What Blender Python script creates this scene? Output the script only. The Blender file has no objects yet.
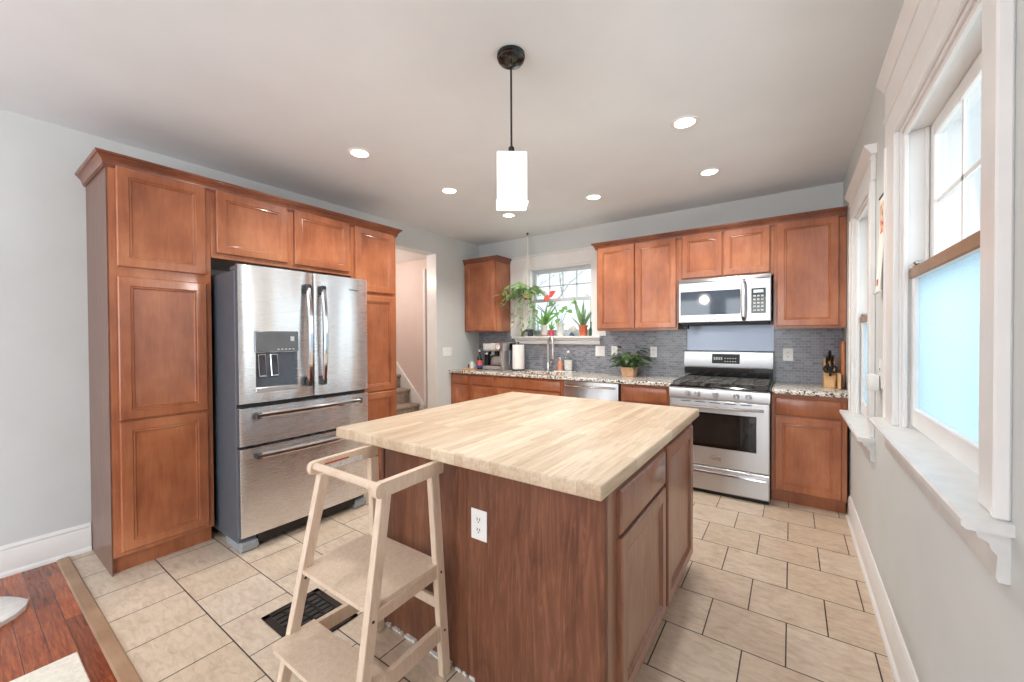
import bpy, bmesh, math, random
from mathutils import Vector, Matrix
random.seed(7)
SC = bpy.context.scene
COL = SC.collection

# ------------------------------------------------------------------ camera
F_PX, YAW, PITCH, ROLL, CAM_H = 398.95, 0.6111, 0.0114, -0.0053, 1.3628
def make_camera():
    c, s = math.cos(YAW), math.sin(YAW); cp, sp = math.cos(PITCH), math.sin(PITCH); cr, sr = math.cos(ROLL), math.sin(ROLL)
    fwd = Vector((-s*cp, c*cp, -sp)); up0 = Vector((-s*sp, c*sp, cp)); r0 = Vector((c, s, 0))
    right = r0*cr + up0*sr; up = up0*cr - r0*sr
    cd = bpy.data.cameras.new('camera'); cd.sensor_width = 36; cd.sensor_fit = 'HORIZONTAL'; cd.lens = F_PX*36/1024
    cd.clip_start = 0.02; cd.clip_end = 200
    o = bpy.data.objects.new('camera', cd); COL.objects.link(o)
    m = Matrix((right, up, -fwd)).transposed().to_4x4(); m.translation = (0, 0, CAM_H)
    o.matrix_world = m
    SC.camera = o
make_camera()

# ------------------------------------------------------------------ world, daylight, added fill, exposure
SC.view_settings.view_transform = 'Standard'
SC.view_settings.look = 'None'
SC.view_settings.gamma = 1
SC.view_settings.use_curve_mapping = False
SC.view_settings.exposure = 0.31
W = bpy.data.worlds.new('sky'); SC.world = W; W.use_nodes = True
bg = W.node_tree.nodes['Background']; bg.inputs['Color'].default_value = (0.87, 0.95, 1, 1); bg.inputs['Strength'].default_value = 1.1

def lamp(name, kind, loc, power, color=(1, 1, 1), size=None, aim=None, spot=None, radius=None):
    d = bpy.data.lights.new(name, kind); d.energy = power; d.color = color
    if kind == 'AREA':
        d.shape = 'RECTANGLE'; d.size, d.size_y = size
    if spot: d.spot_size = spot; d.spot_blend = 0.6
    if radius is not None: d.shadow_soft_size = radius
    o = bpy.data.objects.new(name, d); COL.objects.link(o); o.location = loc
    if aim: o.rotation_euler = (Vector(aim)).to_track_quat('-Z', 'Y').to_euler()
    return o
DAY = (0.90, 0.96, 1.0)
sun = lamp('sun', 'SUN', (-6, 3, 9), 1.5, (1.0, 0.97, 0.93), aim=(0.80, 0.0, -0.60)); sun.data.angle = 0.05
lamp('daylight_dining', 'AREA', (-2.6, -4.06, 1.5), 30, DAY, (1.5, 1.7), (0, 1, 0))  # this lamp and the next are fill added outside unseen dining windows
lamp('daylight_dining', 'AREA', (-0.7, -4.06, 1.5), 30, DAY, (1.5, 1.7), (0, 1, 0))
lamp('daylight_side', 'AREA', (0.62, -2.4, 1.5), 40, DAY, (1.5, 1.7), (-1, 0, 0))  # area lamp added as fill at an unseen side opening
lamp('daylight_window_near', 'AREA', (0.80, 1.8, 1.6), 8, (0.90, 0.96, 1.0), (0.95, 1.2), (-1, 0, -0.1))
lamp('daylight_window_far', 'AREA', (0.80, 3.3, 1.5), 6, (0.90, 0.96, 1.0), (0.7, 1.3), (-1, 0, -0.1))
lamp('daylight_window_sink', 'AREA', (-2.4, 4.85, 1.85), 5, (0.90, 0.96, 1.0), (0.9, 0.85), (0, -1, -0.15))
lamp('dining_uplight', 'AREA', (-1.7, -2.3, 1.6), 66, (0.94, 0.97, 1.0), (1.6, 1.6), (0, 0, 1))  # area light added to bounce fill off the ceiling; no fixture there

# ------------------------------------------------------------------ room measures
XL, XR, D, H = -3.713, 0.363, 4.475, 2.682
YF = -4.0            # far end of the dining room behind the camera
ZC = 0.926           # counter height

# ------------------------------------------------------------------ materials
def lin(c):
    return tuple(((v/255)/12.92 if v/255 <= 0.04045 else ((v/255+0.055)/1.055)**2.4) for v in c) + (1,)
class N:
    """small node-graph helper"""
    def __init__(s, name):
        s.m = bpy.data.materials.new(name); s.m.use_nodes = True
        s.t = s.m.node_tree; s.b = s.t.nodes['Principled BSDF']; s.out = s.t.nodes['Material Output']
    def n(s, kind, **kw):
        x = s.t.nodes.new('ShaderNode'+kind)
        for k, v in kw.items():
            if k in x.inputs: x.inputs[k].default_value = v
            else: setattr(x, k, v)
        return x
    def l(s, a, b): s.t.links.new(a, b)
    def coord(s, scale=(1, 1, 1), loc=(0, 0, 0), rot=(0, 0, 0), kind='Object'):
        c = s.n('TexCoord'); mp = s.n('Mapping')
        mp.inputs['Scale'].default_value = scale; mp.inputs['Location'].default_value = loc; mp.inputs['Rotation'].default_value = rot
        s.l(c.outputs[kind], mp.inputs['Vector']); return mp.outputs['Vector']
    def noise(s, vec, scale, detail=4, rough=0.55, dist=0):
        x = s.n('TexNoise'); x.inputs['Scale'].default_value = scale; x.inputs['Detail'].default_value = detail
        x.inputs['Roughness'].default_value = rough; x.inputs['Distortion'].default_value = dist
        s.l(vec, x.inputs['Vector']); return x.outputs['Fac']
    def ramp(s, fac, stops):
        r = s.n('ValToRGB'); e = r.color_ramp.elements
        while len(e) < len(stops): e.new(0.5)
        for i, (p, c) in enumerate(stops):
            e[i].position = p; e[i].color = lin(c) if len(c) == 3 else c
        s.l(fac, r.inputs['Fac']); return r.outputs['Color']
    def mix(s, fac, a, b, mode='MIX'):
        x = s.n('Mix', data_type='RGBA', blend_type=mode)
        for sock, v in ((x.inputs[0], fac), (x.inputs[6], a), (x.inputs[7], b)):
            if isinstance(v, (int, float)): sock.default_value = v
            elif isinstance(v, tuple): sock.default_value = lin(v) if len(v) == 3 else v
            else: s.l(v, sock)
        return x.outputs[2]
    def bump(s, h, strength=0.2, dist=0.01):
        b = s.n('Bump'); b.inputs['Strength'].default_value = strength; b.inputs['Distance'].default_value = dist
        s.l(h, b.inputs['Height']); s.l(b.outputs['Normal'], s.b.inputs['Normal'])
    def base(s, c):
        if isinstance(c, tuple): s.b.inputs['Base Color'].default_value = lin(c)
        else: s.l(c, s.b.inputs['Base Color'])
    def set(s, **kw):
        for k, v in kw.items(): s.b.inputs[k.replace('_', ' ')].default_value = v
        return s

def plain(name, c, rough=0.5, metal=0, var=0.06, scale=9, coat=0, bump=0, spec=0.5):
    n = N(name); f = n.noise(n.coord(), scale, 3)
    lo = tuple(max(0, v*(1-var)) for v in c); hi = tuple(min(255, v*(1+var)) for v in c)
    n.base(n.ramp(f, [(0.3, lo), (0.7, hi)])); n.set(Roughness=rough, Metallic=metal, Coat_Weight=coat, Specular_IOR_Level=spec)
    if bump: n.bump(n.noise(n.coord(), scale*12, 2), bump, 0.004)
    return n.m

def wood(name, dark, mid, light, grain=(14, 14, 1.6), rough=0.32, coat=0.45, blotch=0.72):
    n = N(name)
    g = n.noise(n.coord(grain), 3.2, 7, 0.62, 0.8)
    c1 = n.ramp(g, [(0.28, dark), (0.5, mid), (0.74, light)])
    b = n.noise(n.coord((1, 1, 0.7)), 4.5, 3, 0.5)
    c2 = n.ramp(b, [(0.3, dark), (0.55, mid), (0.75, light)])
    n.base(n.mix(blotch, c1, c2)); n.set(Roughness=rough, Coat_Weight=coat, Coat_Roughness=0.12)
    n.bump(g, 0.06, 0.002)
    return n.m

def steel(name, c=(196, 196, 196), rough=0.24, wave=0.25, brush=(1, 1, 160)):
    n = N(name)
    n.base(c); n.set(Metallic=1.0)
    if rough > 0.2:
        tg = n.n('Tangent', direction_type='RADIAL', axis='Z'); n.l(tg.outputs[0], n.b.inputs['Tangent'])
        n.set(Anisotropic=0.8, Anisotropic_Rotation=0.25)
    st = n.noise(n.coord(brush), 14, 3)
    mr = n.n('MapRange'); mr.inputs['To Min'].default_value = rough*0.92; mr.inputs['To Max'].default_value = rough*1.1
    n.l(st, mr.inputs['Value']); n.l(mr.outputs['Result'], n.b.inputs['Roughness'])
    if wave: n.bump(n.noise(n.coord((1.3, 1.3, 0.28)), 2.3, 1, 0.4), wave, 0.06)
    return n.m

def glass_thin(name, tint=(0.96, 0.99, 1.0), gloss=0.06, rough=0.0):
    n = N(name); n.t.nodes.remove(n.b)
    tr = n.n('BsdfTransparent'); tr.inputs['Color'].default_value = (*tint, 1)
    gl = n.n('BsdfGlossy'); gl.inputs['Roughness'].default_value = rough
    lw = n.n('LayerWeight'); lw.inputs['Blend'].default_value = 0.12
    mx = n.n('MixShader'); mt = n.n('Math', operation='MULTIPLY'); mt.inputs[1].default_value = gloss*8
    n.l(lw.outputs['Fresnel'], mt.inputs[0]); n.l(mt.outputs[0], mx.inputs['Fac'])
    n.l(tr.outputs[0], mx.inputs[1]); n.l(gl.outputs[0], mx.inputs[2]); n.l(mx.outputs[0], n.out.inputs['Surface'])
    return n.m

def frosted(name):
    n = N(name); n.t.nodes.remove(n.b)
    tl = n.n('BsdfTranslucent'); tr = n.n('BsdfTransparent'); mx = n.n('MixShader')
    f = n.noise(n.coord(), 220, 4, 0.7)
    c = n.ramp(f, [(0.3, (176, 192, 200)), (0.7, (208, 220, 226))]); n.l(c, tl.inputs['Color'])
    tr.inputs['Color'].default_value = (0.82, 0.90, 0.95, 1)
    mx.inputs['Fac'].default_value = 0.25
    n.l(tl.outputs[0], mx.inputs[1]); n.l(tr.outputs[0], mx.inputs[2]); n.l(mx.outputs[0], n.out.inputs['Surface'])
    return n.m

def emit(name, c, strength):
    n = N(name); n.base(c); n.b.inputs['Emission Color'].default_value = lin(c); n.b.inputs['Emission Strength'].default_value = strength
    n.set(Roughness=0.4)
    return n.m

def mat_tile():
    n = N('floor_tile')
    v = n.coord((1, 1, 1), (0.017+0.313*100, -0.735+0.308*101, 0))
    br = n.n('TexBrick', offset=0.5, offset_frequency=2)
    for k, val in (('Scale', 1), ('Mortar Size', 0.0028), ('Mortar Smooth', 0.1), ('Bias', 0), ('Brick Width', 0.313), ('Row Height', 0.308)):
        br.inputs[k].default_value = val
    br.inputs['Color1'].default_value = (0, 0, 0, 1); br.inputs['Color2'].default_value = (1, 1, 1, 1)
    n.l(v, br.inputs['Vector'])
    base = n.coord()
    a = n.noise(base, 7, 8, 0.68, 0.5)
    st = n.noise(n.coord((9, 26, 1), rot=(0, 0, 0.6)), 1.6, 7, 0.65, 0.8)
    c = n.ramp(a, [(0.28, (186, 164, 144)), (0.5, (212, 194, 174)), (0.72, (228, 214, 198))])
    c2 = n.ramp(st, [(0.30, (176, 154, 134)), (0.55, (218, 202, 184)), (0.8, (232, 219, 204))])
    c = n.mix(0.5, c, c2)
    tint = n.ramp(br.outputs['Color'], [(0, (244, 238, 230)), (1, (255, 255, 255))])
    c = n.mix(1.0, c, tint, 'MULTIPLY')
    c = n.mix(br.outputs['Fac'], c, (40, 34, 30))
    n.base(c)
    rr = n.ramp(a, [(0.3, (0.34, 0.34, 0.34, 1)), (0.7, (0.46, 0.46, 0.46, 1))]); n.l(rr, n.b.inputs['Roughness'])
    inv = n.n('Math', operation='SUBTRACT'); inv.inputs[0].default_value = 1; n.l(br.outputs['Fac'], inv.inputs[1])
    ad = n.n('Math', operation='MULTIPLY_ADD'); n.l(st, ad.inputs[0]); ad.inputs[1].default_value = 0.25; n.l(inv.outputs[0], ad.inputs[2])
    n.bump(ad.outputs[0], 0.35, 0.003)
    return n.m

def mat_planks():
    n = N('hardwood')
    v = n.coord((1, 1, 1), (50, 50, 0))
    br = n.n('TexBrick', offset=0.37, offset_frequency=2)
    for k, val in (('Scale', 1), ('Mortar Size', 0.0012), ('Mortar Smooth', 0.2), ('Bias', 0), ('Brick Width', 0.62), ('Row Height', 0.075)):
        br.inputs[k].default_value = val
    br.inputs['Color1'].default_value = (0, 0, 0, 1); br.inputs['Color2'].default_value = (1, 1, 1, 1)
    n.l(v, br.inputs['Vector'])
    g = n.noise(n.coord((3, 40, 1)), 2.5, 7, 0.65, 1.0)
    c = n.ramp(g, [(0.3, (118, 50, 22)), (0.5, (166, 80, 38)), (0.75, (206, 122, 68))])
    tint = n.ramp(br.outputs['Color'], [(0, (190, 180, 170)), (1, (255, 250, 245))])
    c = n.mix(1.0, c, tint, 'MULTIPLY')
    c = n.mix(br.outputs['Fac'], c, (60, 24, 12))
    n.base(c); n.set(Roughness=0.22, Coat_Weight=0.3)
    n.bump(g, 0.06, 0.002)
    return n.m

def mat_mosaic():
    n = N('mosaic_tile')
    c0 = n.n('TexCoord'); sp = n.n('SeparateXYZ'); cb = n.n('CombineXYZ')
    n.l(c0.outputs['Object'], sp.inputs[0])
    for a, b in ((0, 0), (2, 1)):
        ad = n.n('Math', operation='ADD'); ad.inputs[1].default_value = 20; n.l(sp.outputs[a], ad.inputs[0]); n.l(ad.outputs[0], cb.inputs[b])
    br = n.n('TexBrick', offset=0.5, offset_frequency=2)
    for k, val in (('Scale', 1), ('Mortar Size', 0.0016), ('Mortar Smooth', 0.1), ('Bias', 0), ('Brick Width', 0.05), ('Row Height', 0.0245)):
        br.inputs[k].default_value = val
    br.inputs['Color1'].default_value = lin((116, 118, 127)); br.inputs['Color2'].default_value = lin((148, 150, 159)); br.inputs['Mortar'].default_value = lin((168, 168, 168))
    n.l(cb.outputs[0], br.inputs['Vector'])
    n.base(br.outputs['Color']); n.set(Roughness=0.18)
    inv = n.n('Math', operation='SUBTRACT'); inv.inputs[0].default_value = 1; n.l(br.outputs['Fac'], inv.inputs[1])
    n.bump(inv.outputs[0], 0.3, 0.002)
    return n.m

def mat_granite():
    n = N('granite')
    v = n.coord()
    vo = n.n('TexVoronoi'); vo.inputs['Scale'].default_value = 95; n.l(v, vo.inputs['Vector'])
    sepv = n.n('SeparateXYZ'); n.l(vo.outputs['Color'], sepv.inputs[0])
    c = n.ramp(sepv.outputs[0], [(0.0, (26, 24, 24)), (0.17, (40, 37, 36)), (0.20, (150, 132, 112)), (0.34, (196, 184, 168)), (0.5, (226, 220, 210)), (0.9, (240, 236, 228))])
    n2 = n.noise(v, 18, 4); c = n.mix(n.ramp(n2, [(0.45, (0, 0, 0)), (0.7, (90, 90, 90))]), c, (176, 160, 140))
    n.base(c); n.set(Roughness=0.12)
    return n.m

def mat_butcher():
    n = N('butcher_block')
    v = n.coord((1, 1, 1), (50, 50, 0), (0, 0, math.pi/2))
    br = n.n('TexBrick', offset=0.41, offset_frequency=2)
    for k, val in (('Scale', 1), ('Mortar Size', 0.0004), ('Mortar Smooth', 0.3), ('Bias', 0), ('Brick Width', 0.52), ('Row Height', 0.042)):
        br.inputs[k].default_value = val
    br.inputs['Color1'].default_value = (0, 0, 0, 1); br.inputs['Color2'].default_value = (1, 1, 1, 1)
    n.l(v, br.inputs['Vector'])
    g = n.noise(n.coord((22, 1.8, 22)), 3, 6, 0.65, 0.6)
    c = n.ramp(g, [(0.25, (198, 174, 146)), (0.5, (222, 203, 178)), (0.8, (236, 222, 204))])
    tint = n.ramp(br.outputs['Color'], [(0, (228, 218, 208)), (1, (255, 253, 250))])
    c = n.mix(1.0, c, tint, 'MULTIPLY')
    c = n.mix(br.outputs['Fac'], c, (168, 132, 94))
    st = n.noise(n.coord(), 16, 5, 0.7); c = n.mix(n.ramp(st, [(0.66, (0, 0, 0)), (0.78, (70, 70, 70))]), c, (150, 110, 74))
    n.base(c); n.set(Roughness=0.42)
    return n.m

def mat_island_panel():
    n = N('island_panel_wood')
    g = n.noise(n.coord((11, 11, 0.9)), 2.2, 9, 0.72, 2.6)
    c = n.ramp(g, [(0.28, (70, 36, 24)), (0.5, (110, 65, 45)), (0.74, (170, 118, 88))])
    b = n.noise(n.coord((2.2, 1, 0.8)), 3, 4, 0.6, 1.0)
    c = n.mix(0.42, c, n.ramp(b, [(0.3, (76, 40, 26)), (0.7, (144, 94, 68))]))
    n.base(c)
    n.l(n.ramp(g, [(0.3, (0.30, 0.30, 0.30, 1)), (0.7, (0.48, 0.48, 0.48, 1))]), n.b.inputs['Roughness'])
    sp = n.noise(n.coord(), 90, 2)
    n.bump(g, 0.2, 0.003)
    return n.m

def mat_screen_paper():
    n = N('flower_print')
    v = n.coord()
    vo = n.n('TexVoronoi'); vo.inputs['Scale'].default_value = 42; n.l(v, vo.inputs['Vector'])
    sp = n.n('SeparateXYZ'); n.l(vo.outputs['Color'], sp.inputs[0])
    n.base(n.ramp(sp.outputs[0], [(0.0, (238, 232, 220)), (0.25, (226, 120, 80)), (0.5, (210, 70, 60)), (0.62, (120, 140, 70)), (0.8, (236, 170, 90)), (1, (240, 234, 224))]))
    n.set(Roughness=0.7)
    return n.m

M_WALL = plain('wall_paint', (211, 214, 213), 0.6, 0, 0.012, 3)
M_CEIL = plain('ceiling_paint', (232, 237, 240), 0.7, 0, 0.012, 2)
M_TRIM = plain('white_trim_paint', (236, 234, 232), 0.32, 0, 0.012, 6)
M_VINYL = plain('window_vinyl', (204, 209, 212), 0.4, 0, 0.01)  # white sash greyed so its colour carries the backlit shade
M_TRIMOLD = plain('worn_white_paint', (222, 221, 219), 0.35, 0, 0.025, 14)
M_PINK = plain('stair_wall_paint', (222, 203, 195), 0.6, 0, 0.015, 3)
M_TILE = mat_tile(); M_PLANK = mat_planks(); M_MOSAIC = mat_mosaic(); M_GRAN = mat_granite(); M_BUTCH = mat_butcher()
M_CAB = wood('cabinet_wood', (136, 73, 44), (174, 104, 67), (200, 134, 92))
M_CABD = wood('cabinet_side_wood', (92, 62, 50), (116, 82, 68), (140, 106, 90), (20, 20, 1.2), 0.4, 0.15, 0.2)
M_CROWN = wood('crown_wood', (96, 48, 30), (128, 68, 42), (158, 92, 58))  # cabinet wood darkened to put the crown's shade into its colour
M_CABIN = plain('cabinet_shadow_gap', (52, 22, 14), 0.6)
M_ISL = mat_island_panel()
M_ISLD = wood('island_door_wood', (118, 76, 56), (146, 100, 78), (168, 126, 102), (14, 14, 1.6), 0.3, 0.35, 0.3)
M_BIRCH = wood('birch', (206, 180, 154), (222, 199, 176), (234, 215, 195), (22, 22, 3), 0.42, 0.08, 0.3)
M_OAK = wood('strip_wood', (136, 104, 78), (160, 126, 98), (180, 148, 118), (2, 30, 30), 0.4, 0.1)
M_STEEL = steel('brushed_steel', (200, 200, 202), 0.34, 0.12); M_STEELF = steel('fridge_steel', (236, 236, 238), 0.27, 0.8)
M_STEELP = steel('dull_steel_sheet', (150, 157, 170), 0.36, 0.1); M_CHROME = steel('polished_steel', (214, 214, 216), 0.1, 0, (1, 1, 1))  # sheet steel coloured darker to stand in for a weaker reflection
M_DGREY = plain('dark_grey_metal', (84, 88, 96), 0.4, 0.4)
M_FRSIDE = plain('fridge_side', (98, 106, 116), 0.42, 0.3, 0.03)
M_FOOT = plain('light_grey_plastic', (150, 154, 158), 0.45, 0, 0.02)
M_BLACK = plain('black_gloss', (12, 12, 13), 0.12, 0, 0.1, 8, 0.4)
M_BLACKM = plain('black_matte', (20, 20, 20), 0.45, 0, 0.15, 20)
M_IRON = plain('cast_iron', (92, 89, 86), 0.42, 0.3, 0.2, 40)
M_OVENGL = plain('oven_glass', (34, 33, 33), 0.05, 0, 0.2, 30, 0.6)
M_PANEL = plain('grey_gloss_panel', (120, 124, 128), 0.1, 0.5, 0.08, 6)
M_MWGL = plain('microwave_glass', (40, 52, 70), 0.06, 0, 0.12, 6, 0.6)
M_WHITE = plain('white_plastic', (240, 239, 236), 0.3, 0, 0.01)
M_SLOT = plain('dark_slot', (40, 38, 36), 0.5)
M_BRONZE = plain('dark_bronze', (44, 34, 28), 0.4, 0.6, 0.12, 20)
M_SHADE = emit('lit_opal_glass', (255, 252, 246), 0.5)
M_LED = emit('downlight_lens', (255, 248, 236), 9)
M_LCD = emit('clock_digits', (210, 225, 235), 0.5)
M_GLASS = glass_thin('window_glass'); M_FROST = frosted('frosted_film_glass')
M_CLEAR = glass_thin('clear_glass', (0.90, 0.95, 0.94), 0.1)
M_CARPET = plain('stair_carpet', (150, 134, 120), 0.95, 0, 0.3, 60, 0, 0.5, 0.1)
M_TERRA = plain('terracotta', (206, 110, 74), 0.75, 0, 0.08, 12)
M_TANPOT = plain('tan_clay', (218, 170, 134), 0.75, 0, 0.06, 12)
M_PINKPOT = plain('pink_glaze', (214, 84, 108), 0.3)
M_CERAM = plain('white_ceramic', (226, 228, 224), 0.25, 0, 0.02)
M_SOIL = plain('soil', (60, 44, 34), 0.95, 0, 0.25, 60)
def leafmat(name, a, b, rough=0.42):
    n = N(name); f = n.noise(n.coord(), 22, 4, 0.6)
    n.base(n.ramp(f, [(0.35, a), (0.68, b)])); n.set(Roughness=rough, Subsurface_Weight=0.0)
    tl = n.n('BsdfTranslucent'); mx = n.n('MixShader'); mx.inputs['Fac'].default_value = 0.4
    tl.inputs['Color'].default_value = lin(b); n.l(n.b.outputs[0], mx.inputs[1]); n.l(tl.outputs[0], mx.inputs[2]); n.l(mx.outputs[0], n.out.inputs['Surface'])
    return n.m
M_LEAF = leafmat('pothos_leaf', (84, 124, 70), (176, 206, 150)); M_LEAFD = leafmat('dark_leaf', (26, 52, 26), (84, 122, 62), 0.3)  # pothos green lightened to carry the backlight from the window
M_SNAKE = leafmat('snake_leaf', (66, 96, 66), (150, 176, 130)); M_LEAFG = leafmat('bright_leaf', (70, 120, 56), (140, 184, 96))
M_CORAL = plain('coral_petal', (236, 96, 92), 0.5); M_STEM = plain('stem', (104, 120, 66), 0.6)
M_ROPE = plain('cotton_cord', (230, 224, 210), 0.9, 0, 0.05, 80)
M_PAPER = plain('paper_towel', (246, 244, 240), 0.9, 0, 0.01)
M_BARK = plain('bark', (196, 192, 190), 0.9, 0, 0.2, 12)  # bark colour paled to stand in for outdoor haze
M_GRASS = plain('lawn', (120, 126, 104), 0.95, 0, 0.25, 3)
def mat_siding():
    n = N('pale_siding'); f = n.noise(n.coord((1, 9, 0.05)), 1.4, 3, 0.6)
    n.base(n.ramp(f, [(0.35, (168, 200, 222)), (0.5, (206, 226, 238)), (0.65, (230, 240, 246))])); n.set(Roughness=0.7); return n.m
M_NEIGH = mat_siding()
M_RUG = plain('cream_rug', (232, 224, 210), 0.95, 0, 0.05, 60, 0, 0.5)
M_WOOL = plain('white_wool', (240, 238, 234), 0.95, 0, 0.04, 40, 0, 0.6)
M_BLOCK = wood('pale_block_wood', (196, 148, 98), (216, 172, 120), (230, 190, 142), (20, 20, 3), 0.45, 0.1)
M_BOARD = wood('cutting_board_wood', (168, 96, 54), (196, 124, 76), (214, 148, 100), (26, 26, 1.5), 0.4, 0.15)
M_PRINT = mat_screen_paper()
M_LABEL = plain('printed_label', (214, 214, 210), 0.5, 0, 0.12, 90); M_REDL = plain('red_ink', (188, 60, 40), 0.5)
M_AMBER = plain('amber_bottle', (40, 24, 18), 0.12); M_BLUEL = plain('blue_label', (54, 84, 160), 0.5); M_ORANGE = plain('orange_soap', (224, 150, 118), 0.3)
M_COPPER = plain('handle_end_cap', (58, 58, 60), 0.35, 0.6)

# ------------------------------------------------------------------ mesh helpers
class MB:
    def __init__(s): s.bm = bmesh.new()
    def box(s, x0, x1, y0, y1, z0, z1, bev=0.0, seg=1):
        x0, x1 = min(x0, x1), max(x0, x1); y0, y1 = min(y0, y1), max(y0, y1); z0, z1 = min(z0, z1), max(z0, z1)
        r = bmesh.ops.create_cube(s.bm, size=1)
        for v in r['verts']:
            v.co = Vector(((x0+x1)/2+v.co.x*(x1-x0), (y0+y1)/2+v.co.y*(y1-y0), (z0+z1)/2+v.co.z*(z1-z0)))
        if bev:
            bev = min(bev, (x1-x0)*.45, (y1-y0)*.45, (z1-z0)*.45)
            es = list({e for v in r['verts'] for e in v.link_edges})
            bmesh.ops.bevel(s.bm, geom=es, offset=bev, segments=seg, affect='EDGES', profile=0.5)
        return s
    def hexa(s, pts, bev=0.0):
        """eight corners: bottom 4 then top 4"""
        vs = [s.bm.verts.new(p) for p in pts]
        fs = [s.bm.faces.new([vs[i] for i in q]) for q in ((3, 2, 1, 0), (4, 5, 6, 7), (0, 1, 5, 4), (1, 2, 6, 5), (2, 3, 7, 6), (3, 0, 4, 7))]
        if bev:
            es = list({e for f in fs for e in f.edges}); bmesh.ops.bevel(s.bm, geom=es, offset=bev, segments=1, affect='EDGES', profile=0.5)
        return s
    def ring_solid(s, rings, closed_ends=True):
        vr = [[s.bm.verts.new(p) for p in r] for r in rings]
        n = len(vr[0])
        for a, b in zip(vr, vr[1:]):
            for i in range(n):
                s.bm.faces.new((a[i], a[(i+1) % n], b[(i+1) % n], b[i]))
        if closed_ends:
            s.bm.faces.new(list(reversed(vr[0]))); s.bm.faces.new(vr[-1])
        return s
    def tube(s, pts, r, n=8, closed_ends=True):
        pts = [Vector(p) for p in pts]; k = len(pts)
        rs = r if isinstance(r, (list, tuple)) else [r]*k
        rings = []; prev = None
        for i, p in enumerate(pts):
            d = (pts[min(i+1, k-1)]-pts[max(i-1, 0)]).normalized()
            if prev is None:
                a = Vector((0, 0, 1)) if abs(d.z) < 0.9 else Vector((1, 0, 0))
                u = d.cross(a).normalized()
            else:
                u = (prev-d*prev.dot(d)).normalized()
            prev = u; w = d.cross(u)
            rings.append([p+(u*math.cos(2*math.pi*j/n)+w*math.sin(2*math.pi*j/n))*rs[i] for j in range(n)])
        return s.ring_solid(rings, closed_ends)
    def cyl(s, p, q, r1, r2=None, n=16):
        return s.tube([p, q], [r1, r1 if r2 is None else r2], n)
    def lathe(s, c, prof, n=20):
        cx, cy, cz = c
        rings = [[(cx+r*math.cos(2*math.pi*j/n), cy+r*math.sin(2*math.pi*j/n), cz+z) for j in range(n)] for r, z in prof]
        return s.ring_solid(rings)
    def prism(s, poly, axis, a0, a1, bev=0.0):
        def P(u, v, a):
            return {'x': (a, u, v), 'y': (u, a, v), 'z': (u, v, a)}[axis]
        s.ring_solid([[P(u, v, a0) for u, v in poly], [P(u, v, a1) for u, v in poly]])
        return s
    def sphere(s, c, r, sx=1, sy=1, sz=1, n=12):
        m = Matrix.Translation(c) @ Matrix.Diagonal((sx, sy, sz, 1))
        bmesh.ops.create_uvsphere(s.bm, u_segments=n, v_segments=max(6, n//2+2), radius=r, matrix=m); return s
    def panel(s, o, u, v, n, w, h, rings):
        """stepped panel: rings = [(inset, height along n)...] from the outer back edge to the centre"""
        o, u, v, n = Vector(o), Vector(u), Vector(v), Vector(n); vr = []
        for i, d in rings:
            vr.append([s.bm.verts.new(o+u*a+v*b+n*d) for a, b in ((i, i), (w-i, i), (w-i, h-i), (i, h-i))])
        for a, b in zip(vr, vr[1:]):
            for k in range(4): s.bm.faces.new((a[k], a[(k+1) % 4], b[(k+1) % 4], b[k]))
        s.bm.faces.new(vr[-1]); s.bm.faces.new(list(reversed(vr[0]))); return s
    def leaf(s, p, d, up, L, Wd, bend=0.25, fold=0.15, n=5, tip=1.0):
        p, d, up = Vector(p), Vector(d).normalized(), Vector(up)
        side = d.cross(up)
        if side.length < 1e-4: side = d.cross(Vector((1, 0.3, 0)))
        side.normalize(); nrm = side.cross(d).normalized(); rows = []
        for i in range(n+1):
            t = i/n; w = Wd*0.5*(math.sin(math.pi*min(1, (t*0.92+0.06)**0.75)))*(1 if t < 0.99 else 0.15)
            c = p+d*(L*t)-nrm*(bend*L*t*t)
            rows.append([s.bm.verts.new(c+side*w+nrm*(fold*w)), s.bm.verts.new(c), s.bm.verts.new(c-side*w+nrm*(fold*w))])
        for a, b in zip(rows, rows[1:]):
            s.bm.faces.new((a[0], a[1], b[1], b[0])); s.bm.faces.new((a[1], a[2], b[2], b[1]))
        return s

def root_loc(o):
    v = Vector((0, 0, 0))
    while o: v += o.location; o = o.parent
    return v
def part(name, mb, mat, parent=None, label=None, smooth=35):
    bm = mb.bm
    bmesh.ops.recalc_face_normals(bm, faces=bm.faces[:])
    if parent is not None:
        off = root_loc(parent)
        for v in bm.verts: v.co -= off
    me = bpy.data.meshes.new(name); bm.to_mesh(me); bm.free()
    me.materials.append(mat)
    if smooth:
        me.shade_smooth(); me.set_sharp_from_angle(angle=math.radians(smooth))
    o = bpy.data.objects.new(name, me); COL.objects.link(o)
    if parent is not None: o.parent = parent
    if label: o['label'] = label
    return o
def thing(name, label, cat, loc, group=None):
    o = bpy.data.objects.new(name, None); COL.objects.link(o); o.location = loc; o.empty_display_size = 0.1
    o['label'] = label; o['category'] = cat
    if group: o['group'] = group
    return o
def solo(name, mb, mat, label, cat, group=None, smooth=35, kind=None):
    bm = mb.bm
    xs = [v.co for v in bm.verts]
    c = Vector(((min(p.x for p in xs)+max(p.x for p in xs))/2, (min(p.y for p in xs)+max(p.y for p in xs))/2, min(p.z for p in xs)))
    for v in bm.verts: v.co -= c
    o = part(name, mb, mat, None, None, smooth); o.location = c
    o['label'] = label; o['category'] = cat
    if group: o['group'] = group
    if kind: o['kind'] = kind
    return o
def struct(name, mb, mat, label=None, smooth=35, parent=None):
    o = part(name, mb, mat, parent, None, smooth)
    if parent is None: o['kind'] = 'structure'
    if label: o['label'] = label
    return o
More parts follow.
